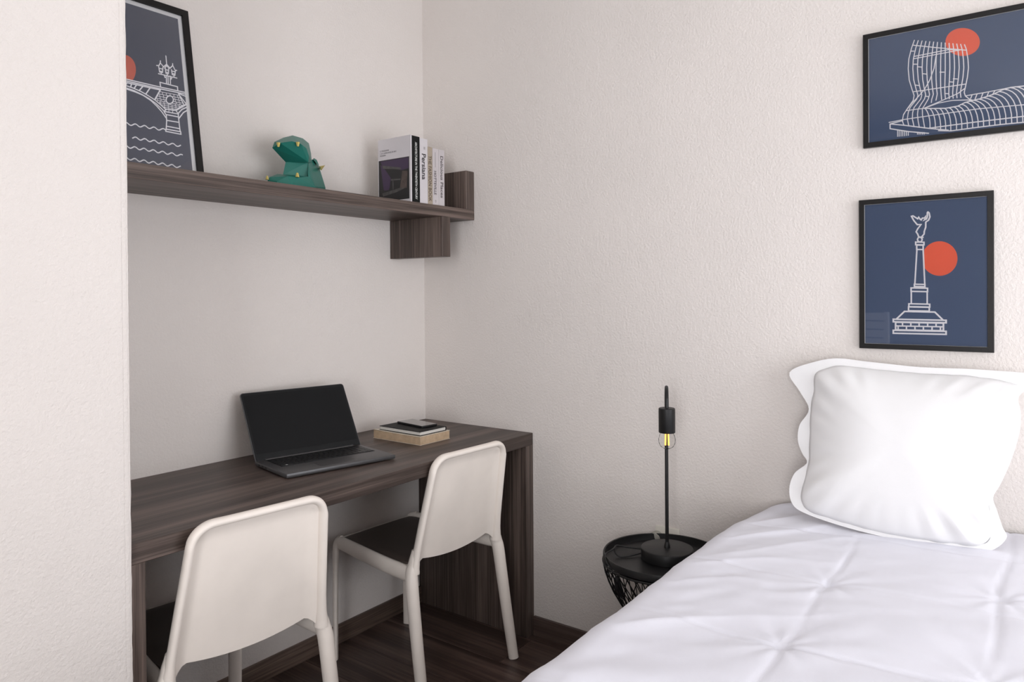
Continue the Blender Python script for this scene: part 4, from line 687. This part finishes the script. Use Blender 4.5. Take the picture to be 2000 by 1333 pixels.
# cover coordinates: y from +d (left in view) to -d (right in view); z up
def cq(u, v): return (d-.004-u*(2*d-.010), .012+v*.150)
Q = lambda *p: [cq(*q) for q in p]
cov('cover_photo', Q((0, 0), (1, 0), (1, 1), (0, 1)), M['photo_dark'])
cov('cover_photo_chair', Q((.06, .98), (.98, .98), (.98, .72), (.75, .70), (.12, .86)), M['photo_purple'], .0002)
cov('cover_photo_chair', Q((.06, .90), (.14, .86), (.40, .55), (.36, .30), (.16, .28)), M['photo_purple'], .0003)
cov('cover_photo_chair', Q((.12, .88), (.74, .76), (.72, .72), (.14, .80)), M['photo_grey'], .0004)
cov('cover_photo_chair', Q((.78, .68), (.95, .66), (.92, .26), (.70, .27)), M['photo_tan'], .0004)
cov('cover_photo_chair', Q((.12, .20), (.70, .28), (.86, .26), (.60, .19), (.14, .12)), M['photo_grey'], .0004)
cov('cover_photo_chair', Q((.40, .52), (.72, .50), (.72, .47), (.41, .48)), M['photo_grey'], .0004)
cov('cover_photo_chair', Q((.46, .50), (.49, .50), (.49, .26), (.46, .26)), M['photo_grey'], .0004)
cov('cover_photo_chair', Q((.20, .50), (.34, .46), (.34, .26), (.18, .26)), M['photo_purple'], .0004)
for k, (s_, L_) in enumerate((('C. MODERNE', .046), ('L & X. LANGUAGE OF ARC', .085), ('MODERN', .030))):
    mtx = Matrix(((0, 0, -1, fx-.0003), (-1, 0, 0, d-.011), (0, 1, 0, .196-k*.0085), (0, 0, 0, 1)))
    text_part('cover_lettering', s_, .0075, M['text_dark'], t, mtx, width=L_)
t, w, d = book('tall black book with white lettering on the spine, second from the left of the row', -.3385, -.2985, .2375, .17, M['book_black'])
spine_text(t, w, d, 'ARCHITECTURE IN THE TWENTIETH CENTURY', .0145, M['text_white'], 0, .216, .205, .0003)
t, w, d = book('white book titled Persiana in bold black, between the black and beige books', -.2985, -.257, .2355, .17, M['book_white'])
spine_text(t, w, d, 'Persiana', .030, M['text_dark'], -.001, .180, .094, .0007)
spine_text(t, w, d, '=', .022, M['text_grey'], .002, .206, .010)
t, w, d = book('slim beige book titled The Fashion Book on the wall shelf', -.257, -.231, .2105, .17, M['book_beige'])
spine_text(t, w, d, 'THE FASHION BOOK', .0225, M['text_tan'], -.002, .178, .168, .0004)
t, w, d = book('pale book with a thin rule above its title, right beside the beige book', -.231, -.1975, .2095, .17, M['book_pale'])
spine_text(t, w, d, 'HOTTEVILLE', .0175, M['text_grey'], -.004, .126, .088, .0004)
boxo('spine_rule', (-.003, -d-.0009, .140), (-.0018, -d-.0006, .195), M['text_grey'], t)
spine_text(t, w, d, 'D', .010, M['text_grey'], -.002, .018, .008)
t, w, d = book('pale book titled Delicious Places, rightmost of the row beside the shelf end block', -.1975, -.1655, .2095, .17, M['book_pale'])
spine_text(t, w, d, 'Delicious Places', .0215, M['text_grey'], 0, .186, .156, .0004)

# ------------------------------------------------------------------ side table
TC = (-.188, -1.150); TZ = .480
st = thing('side_table', 'round black wire basket side table between wall and bed', 'table', (TC[0], TC[1], 0))
bm = bmesh.new(); lathe(bm, [(0, TZ-.018), (.172, TZ-.018), (.1745, TZ-.017), (.1765, TZ-.010), (.1775, TZ+.002), (.1815, TZ+.003), (.1835, TZ), (.1835, TZ-.016), (.176, TZ-.023), (0, TZ-.023)], seg=72)
mesh_obj('tray_top', bm, M['black'], st, smooth=35)
prof = [(.184, .455), (.182, .440), (.176, .420), (.166, .393), (.152, .364), (.136, .338), (.120, .312), (.106, .28), (.098, .24), (.098, .20), (.106, .14), (.120, .08), (.134, .02), (.137, .006)]
def rad(z):
    for (ra, za), (rb, zb) in zip(prof, prof[1:]):
        if za >= z >= zb: return ra+(rb-ra)*(za-z)/(za-zb)
    return prof[-1][0]
bm = bmesh.new(); NWr = 36
for k in range(NWr):
    for s_ in (-1, 1):
        P = []
        for j in range(17):
            z = .455-.449*j/16; a = 2*PI*k/NWr + s_*j/16*1.05; r_ = rad(z); P.append((r_*math.cos(a), r_*math.sin(a), z))
        sweep(bm, P, .0016, None, 5)
mesh_obj('wire_basket', bm, M['black'], st, smooth=60)
for z_, rr, nm_ in ((.457, .0035, 'rim_ring'), (.006, .0055, 'base_ring')):
    bm = bmesh.new()
    R0 = rad(z_) if z_ < .455 else .183
    sweep(bm, [(R0*math.cos(2*PI*k/64), R0*math.sin(2*PI*k/64), z_) for k in range(65)], rr, (0, 0, 1), 8, False)
    mesh_obj(nm_, bm, M['black'], st, smooth=60)

# ------------------------------------------------------------------ bedside lamp
LB = (-.171, -1.151); LZ = TZ-.018
lm = thing('table_lamp', 'black table lamp with hooked pole and bare filament bulb on side table', 'lamp', (LB[0], LB[1], LZ))
bm = bmesh.new(); lathe(bm, [(0, .0005), (.076, .0005), (.078, .002), (.078, .0305), (.0765, .033), (.0745, .034), (0, .034)], seg=64)
mesh_obj('base', bm, M['black'], lm, smooth=35)
dv = Vector((-2.2021-LB[0], -2.0646-LB[1], 0)).normalized(); dv = Vector((-.905, -.425, 0)).normalized()
off = .088; zt_ = .992-LZ-.0055; rr_ = off/2
bm = bmesh.new()
P = [Vector((0, 0, .032)), Vector((0, 0, .2)), Vector((0, 0, .35)), Vector((0, 0, zt_-rr_))]
for k in range(1, 13): a = PI*k/12; P.append(dv*(rr_-rr_*math.cos(a)) + Vector((0, 0, zt_-rr_+rr_*math.sin(a))))
P.append(dv*off + Vector((0, 0, .925-LZ)))
sweep(bm, P, .0054, None, 14); mesh_obj('pole', bm, M['black'], lm, smooth=60)
bm = bmesh.new(); lathe(bm, [(0, .034), (.0095, .034), (.0085, .043), (.0056, .051)], seg=20); mesh_obj('collar', bm, M['black'], lm, smooth=60)
cx_, cy_ = (dv*off).x, (dv*off).y
bm = bmesh.new(); lathe(bm, [(0, .932-LZ), (.0215, .932-LZ), (.0238, .930-LZ), (.0238, .862-LZ), (.0228, .8605-LZ), (.021, .8605-LZ), (.021, .875-LZ), (0, .875-LZ)], (cx_, cy_), 40)
mesh_obj('bulb_socket', bm, M['black'], lm, smooth=35)
bm = bmesh.new(); lathe(bm, [(.013, .872-LZ), (.0155, .864-LZ), (.0215, .853-LZ), (.0245, .841-LZ), (.0235, .830-LZ), (.0185, .820-LZ), (.010, .8145-LZ), (0, .8135-LZ)], (cx_, cy_), 32)
bulb = mesh_obj('bulb', bm, M['bulb_glass'], lm, smooth=80)
sd = Vector((dv.y, -dv.x, 0))
bm = bmesh.new()
for s_ in (-1, 1):
    for e_ in (-1, 1):
        q = dv*off + sd*.0036*s_ + dv*.003*e_
        sweep(bm, [q+Vector((0, 0, .868-LZ)), q*1.0+sd*.001*s_+Vector((0, 0, .824-LZ))], .0024, None, 8)
mesh_obj('filament', bm, M['filament'], bulb)
# power cord: loops on the tray, goes over the rim and carries a switch
ld = Vector((0, 0, 0))
def loc_(x, y, z): return Vector((x-LB[0], y-LB[1], z-LZ))
bm = bmesh.new()
P = [loc_(-.196, -1.077, .470), loc_(-.232, -1.052, .466), loc_(-.250, -1.033, .466), loc_(-.247, -1.016, .474), loc_(-.228, -1.006, .487), loc_(-.205, -1.018, .482), loc_(-.180, -1.040, .474), loc_(-.158, -1.072, .470)]
sweep(bm, P, .0024, None, 8, True, 6)
mesh_obj('power_cord', bm, M['black_soft'], lm, smooth=60)
bm = bmesh.new(); sp = [loc_(-.338, -1.066, .442), loc_(-.336, -1.068, .430), loc_(-.329, -1.071, .405), loc_(-.322, -1.074, .386), loc_(-.320, -1.075, .376)]
sweep(bm, sp, [(.003, .003), (.010, .007), (.0115, .008), (.010, .007), (.003, .003)], (0, 1, 0), 14, True, 4)
sw = mesh_obj('cord_switch', bm, M['black_soft'], lm, smooth=60)
bm = bmesh.new()
P = [loc_(-.230, -1.007, .486), loc_(-.262, -1.014, .4865), loc_(-.300, -1.014, .487), loc_(-.331, -1.028, .480), loc_(-.340, -1.050, .462), loc_(-.338, -1.066, .442)]
sweep(bm, P, .0024, None, 8, True, 6); mesh_obj('power_cord', bm, M['black_soft'], lm, smooth=60)

# ------------------------------------------------------------------ wall socket
ws = thing('wall_socket', 'white wall socket with a plug in it behind the round side table', 'socket', (0, -1.078, .458))
boxo('cover_plate', (-.009, -.042, -.042), (0, .042, .042), M['socket_white'], ws, .003, 2)
bm = bmesh.new(); r = bmesh.ops.create_cone(bm, segments=28, radius1=.021, radius2=.019, depth=.034, cap_ends=True)
for v in bm.verts: v.co = Vector((-.026-v.co.z*-1, v.co.x+.033, v.co.y+.006))
mesh_obj('plug', bm, M['plug_grey'], ws, smooth=40)

# ------------------------------------------------------------------ bed
BX0, BY1 = -2.02, -1.385
bd = thing('bed', 'wide bed under a white duvet along the picture wall', 'bed', (-1.0, -2.2, 0))
wbox('mattress', (BX0, -2.98, .30), (-.012, BY1-.06, .545), M['mattress'], bd, .03)
wbox('bed_base', (BX0, -2.97, .10), (-.012, BY1-.07, .298), M['bedbase'], bd, .01)
for x_ in (-1.9, -.14):
    for y_ in (-2.86, -1.56):
        bm = bmesh.new(); lathe(bm, [(0, 0), (.02, 0), (.026, .099), (0, .099)], (x_+1.0, y_+2.2), 16); mesh_obj('leg', bm, M['black'], bd, smooth=40)
# duvet: heightfield with hanging edges
def duvet_z(x, y):
    s = min(1, max(0, (-1.41-y)/.62)); z = .640 + .022*s
    # stitched squares
    def valley(d, wd=.0048, dp=.0036): return -dp*math.exp(-(d/wd)**2)
    cxs = [-.25, -.582, -.914, -1.25, -1.58]; cys = [-1.70, -2.0, -2.3, -2.6]
    wob = .022*noise.noise(Vector((x*3, y*3, 0)))
    v = 0
    for q in cxs: v += valley(x-q+wob)*(.35+.65*min(1, max(0, .5+1.6*noise.noise(Vector((q*9, y*4, 8))))))
    for q in cys: v += valley(y-q+wob)*(.30+.70*min(1, max(0, .5+1.6*noise.noise(Vector((x*4, q*9, 5))))))
    dx = min(abs(x-q) for q in cxs); dy = min(abs(y-q) for q in cys)
    puff = .0035*(min(1, dx/.14)**.7)*(min(1, dy/.14)**.7)
    z += v + puff
    for tx, ty in ((-.582, -1.703), (-.914, -1.697), (-.88, -2.0), (-.5, -2.0)):
        r_ = math.hypot(x-tx, y-ty); z -= .006*math.exp(-(r_/.016)**2)
        if r_ < .28:
            a = math.atan2(y-ty, x-tx); z += .0018*math.exp(-r_/.09)*math.sin(a*9+tx*20)*min(1, r_/.02)
    # long soft folds near the window-side... left edge
    e = max(0, 1-(-1.40-y)/.42)
    f = noise.noise(Vector((x*4.5+y*5.0, (x-y)*1.1, 2.0))) ; g_ = noise.noise(Vector((x*11+y*9, (x-y)*3.0, 7.0)))
    rid = (1-abs(f)*2.2)
    ed = min(1, max(0, (-1.405-y)/.07)); z += ((.007*f + .0036*g_)*(0.35+1.4*e) + .008*max(0, rid)**3*e)*(.25+.75*ed)
    z += .0022*noise.noise(Vector((x*17+y*20, (x-y)*5.0, 11.0)))*e*ed
    z += .0016*noise.noise(Vector((x*26, y*15, 3))) + .0045*noise.noise(Vector((x*3.1, y*3.3, 9)))
    return z
bm = bmesh.new()
xsn = [-2.06 + 2.045*i/340 for i in range(341)]
prof_v = []
# across: parameter from hanging hem on the left side, over the round edge, to the far side
NT = 230
rows = []
for x in xsn:
    row = []
    ye = -1.349 - .075*max(0, (x+.30)/.30)**2 + .0025*noise.noise(Vector((x*5, 0, 1)))   # outer side; corner tucks in towards the wall
    rc_ = .075
    # hanging part
    for k in range(12):
        z = .20+(.56-.20)*k/12; row.append(Vector((x, ye + .012*noise.noise(Vector((x*7, z*2, 4)))*(1-k/12) + .004*math.sin(x*23)*(1-k/12), z)))
    for k in range(9):
        a = PI/2*k/8; yy = ye - rc_ + rc_*math.cos(a); zt2 = duvet_z(x, ye-rc_)
        row.append(Vector((x, yy, zt2-rc_+rc_*math.sin(a) - (0 if k else 0))))
    y0_ = ye-rc_
    for k in range(1, NT+1):
        y = y0_ + (-3.03-y0_)*k/NT; row.append(Vector((x, y, duvet_z(x, y))))
    row.append(Vector((x, -3.06, .60))); row.append(Vector((x, -3.07, .45))); row.append(Vector((x, -3.07, .22)))
    rows.append(row)
V_ = [[bm.verts.new(p) for p in row] for row in rows]
for i in range(len(V_)-1):
    for k in range(len(V_[0])-1): bm.faces.new((V_[i][k], V_[i+1][k], V_[i+1][k+1], V_[i][k+1]))
# foot end drop
foot = [bm.verts.new((v.co.x-.02, v.co.y, min(v.co.z, .24))) for v in V_[0]]
mid_ = [bm.verts.new((v.co.x-.025, v.co.y, min(v.co.z, max(v.co.z-.06, .22)))) for v in V_[0]]
for k in range(len(foot)-1):
    bm.faces.new((V_[0][k], V_[0][k+1], mid_[k+1], mid_[k])); bm.faces.new((mid_[k], mid_[k+1], foot[k+1], foot[k]))
dv_o = mesh_obj('duvet', bm, M['linen'], smooth=170)
tag(dv_o, 'white quilted duvet spread over the bed', 'duvet')
mod = dv_o.modifiers.new('s', 'SOLIDIFY'); mod.thickness = .006; mod.offset = -1

# ------------------------------------------------------------------ pillow
pv = Vector((.334, 0, .943)); pn = Vector((-.943, 0, .334)); pu = Vector((0, -1, 0)); pc = Vector((-.13, -1.77, .865))
pil = thing('pillow', 'square white pillow with a loose flange leaning on the wall at the bed head', 'pillow', tuple(pc))
def resample(P, n):
    P = [Vector(p) for p in P]; P.append(P[0]); L = [0]
    for a, b in zip(P, P[1:]): L.append(L[-1]+(b-a).length)
    out = []; j = 0
    for i in range(n):
        s = L[-1]*i/n
        while L[j+1] < s: j += 1
        t_ = (s-L[j])/(L[j+1]-L[j]); out.append(P[j].lerp(P[j+1], t_))
    return out
def smooth_loop(P, it):
    for _ in range(it): P = [(P[i-1]+P[i]*2+P[(i+1) % len(P)])/4 for i in range(len(P))]
    return P
NO = 32
def densify(P, k=5):
    P = [Vector(p) for p in P]; n = len(P); out = []
    for i in range(n):
        a, b, c_, d_ = P[i-1], P[i], P[(i+1) % n], P[(i+2) % n]
        for q in range(k):
            t_ = q/k; out.append(.5*((2*b)+(c_-a)*t_+(2*a-5*b+4*c_-d_)*t_*t_+(3*b-a-3*c_+d_)*t_**3))
    return out
outer = densify(PILLOW_OUTER); inner = densify(PILLOW_INNER)
n = len(outer); cen = Vector((0.0, -.005))
def to3(p, h): return pu*p[0] + pv*p[1] + pn*h
def wr(p, s=1): return noise.noise(Vector((p[0]*16*s, p[1]*16*s, 1.3)))
bm = bmesh.new()
NR = 22
ringsF = []
for r_i in range(NR):
    t_ = 1-r_i/NR; ring = []
    for i in range(n):
        p = cen + (inner[i]-cen)*t_
        h = .078*(1-t_**2.4)**.8
        a = math.atan2(p[1]-cen[1], p[0]-cen[0])
        h += .006*noise.noise(Vector((p[0]*7, p[1]*7, 5)))*(1-t_**6)
        # radial gathers near corners and the lower right
        lr = math.exp(-((p[0]-.19)**2+(p[1]+.17)**2)/.010)
        h += (.0035+.008*lr)*math.sin(a*26+3*noise.noise(Vector((p[0]*5, p[1]*5, 0))))*math.exp(-((t_-.86)/.13)**2)*(.35+.65*abs(math.sin(2*a)))
        ring.append(bm.verts.new(to3(p, h)))
    ringsF.append(ring)
cv_ = bm.verts.new(to3(cen, .078))
for A, B in zip(ringsF, ringsF[1:]):
    for i in range(n): j = (i+1) % n; bm.faces.new((A[i], A[j], B[j], B[i]))
for i in range(n): bm.faces.new((ringsF[-1][i], ringsF[-1][(i+1) % n], cv_))
# back side
ringsB = [ringsF[0]]
for r_i in range(1, 8):
    t_ = 1-r_i/8; ringsB.append([bm.verts.new(to3(cen+(inner[i]-cen)*t_, -.030*(1-t_**2.6)**.62)) for i in range(n)])
cb_ = bm.verts.new(to3(cen, -.030))
for A, B in zip(ringsB, ringsB[1:]):
    for i in range(n): j = (i+1) % n; bm.faces.new((A[j], A[i], B[i], B[j]))
for i in range(n): bm.faces.new((ringsB[-1][(i+1) % n], ringsB[-1][i], cb_))
mesh_obj('cushion', bm, M['pillowc'], pil, smooth=170)
bm = bmesh.new(); R_ = []
for k in range(4):
    ring = []
    for i in range(n):
        p = inner[i].lerp(outer[i], k/3) if k else cen+(inner[i]-cen)*.985
        h = .006*(k/3)*noise.noise(Vector((p[0]*14, p[1]*14, 2)))+.001
        ring.append((bm.verts.new(to3(p, h+.0008)), bm.verts.new(to3(p, h-.0008))))
    R_.append(ring)
for A, B in zip(R_, R_[1:]):
    for i in range(n):
        j = (i+1) % n; bm.faces.new((A[i][0], A[j][0], B[j][0], B[i][0])); bm.faces.new((A[j][1], A[i][1], B[i][1], B[j][1]))
for i in range(n): j = (i+1) % n; bm.faces.new((R_[-1][i][0], R_[-1][j][0], R_[-1][j][1], R_[-1][i][1]))
mesh_obj('flange', bm, M['pillowc'], pil, smooth=60)

# ------------------------------------------------------------------ behind the camera: seen only as reflections
wr_ = thing('wardrobe', 'unseen dark wardrobe added by the far wall for the picture-glass reflections', 'wardrobe', (-4.3, -2.2, 0))  # added so the picture glass has something dark to reflect
wbox('body', (-4.59, -2.05, .0), (-4.02, -.75, 2.44), M['wardrobe'], wr_, .003)
for k in range(2):
    y0_ = -2.05+.65*k; wbox('door', (-4.018, y0_+.003, .08), (-3.998, y0_+.647, 2.43), M['wardrobe'], wr_, .002)
bs = thing('bar_chair', 'tall white slatted chair behind the camera, mirrored in the lower picture', 'chair', (-3.0, -1.09, 0), .15)
for z_ in (.86, .915, .97, 1.025, 1.08): boxo('slat', (-.012, -.17, z_), (.012, .17, z_+.048), M['white_paint'], bs, .003, 1)
for y_ in (-.19, .165): boxo('leg', (-.014, y_, 0), (.014, y_+.028, 1.135), M['white_paint'], bs, .004, 1)
for y_ in (-.19, .165): boxo('leg', (.32, y_, 0), (.348, y_+.028, .74), M['white_paint'], bs, .004, 1)
boxo('seat', (.0, -.19, .74), (.36, .193, .77), M['white_paint'], bs, .006, 2)
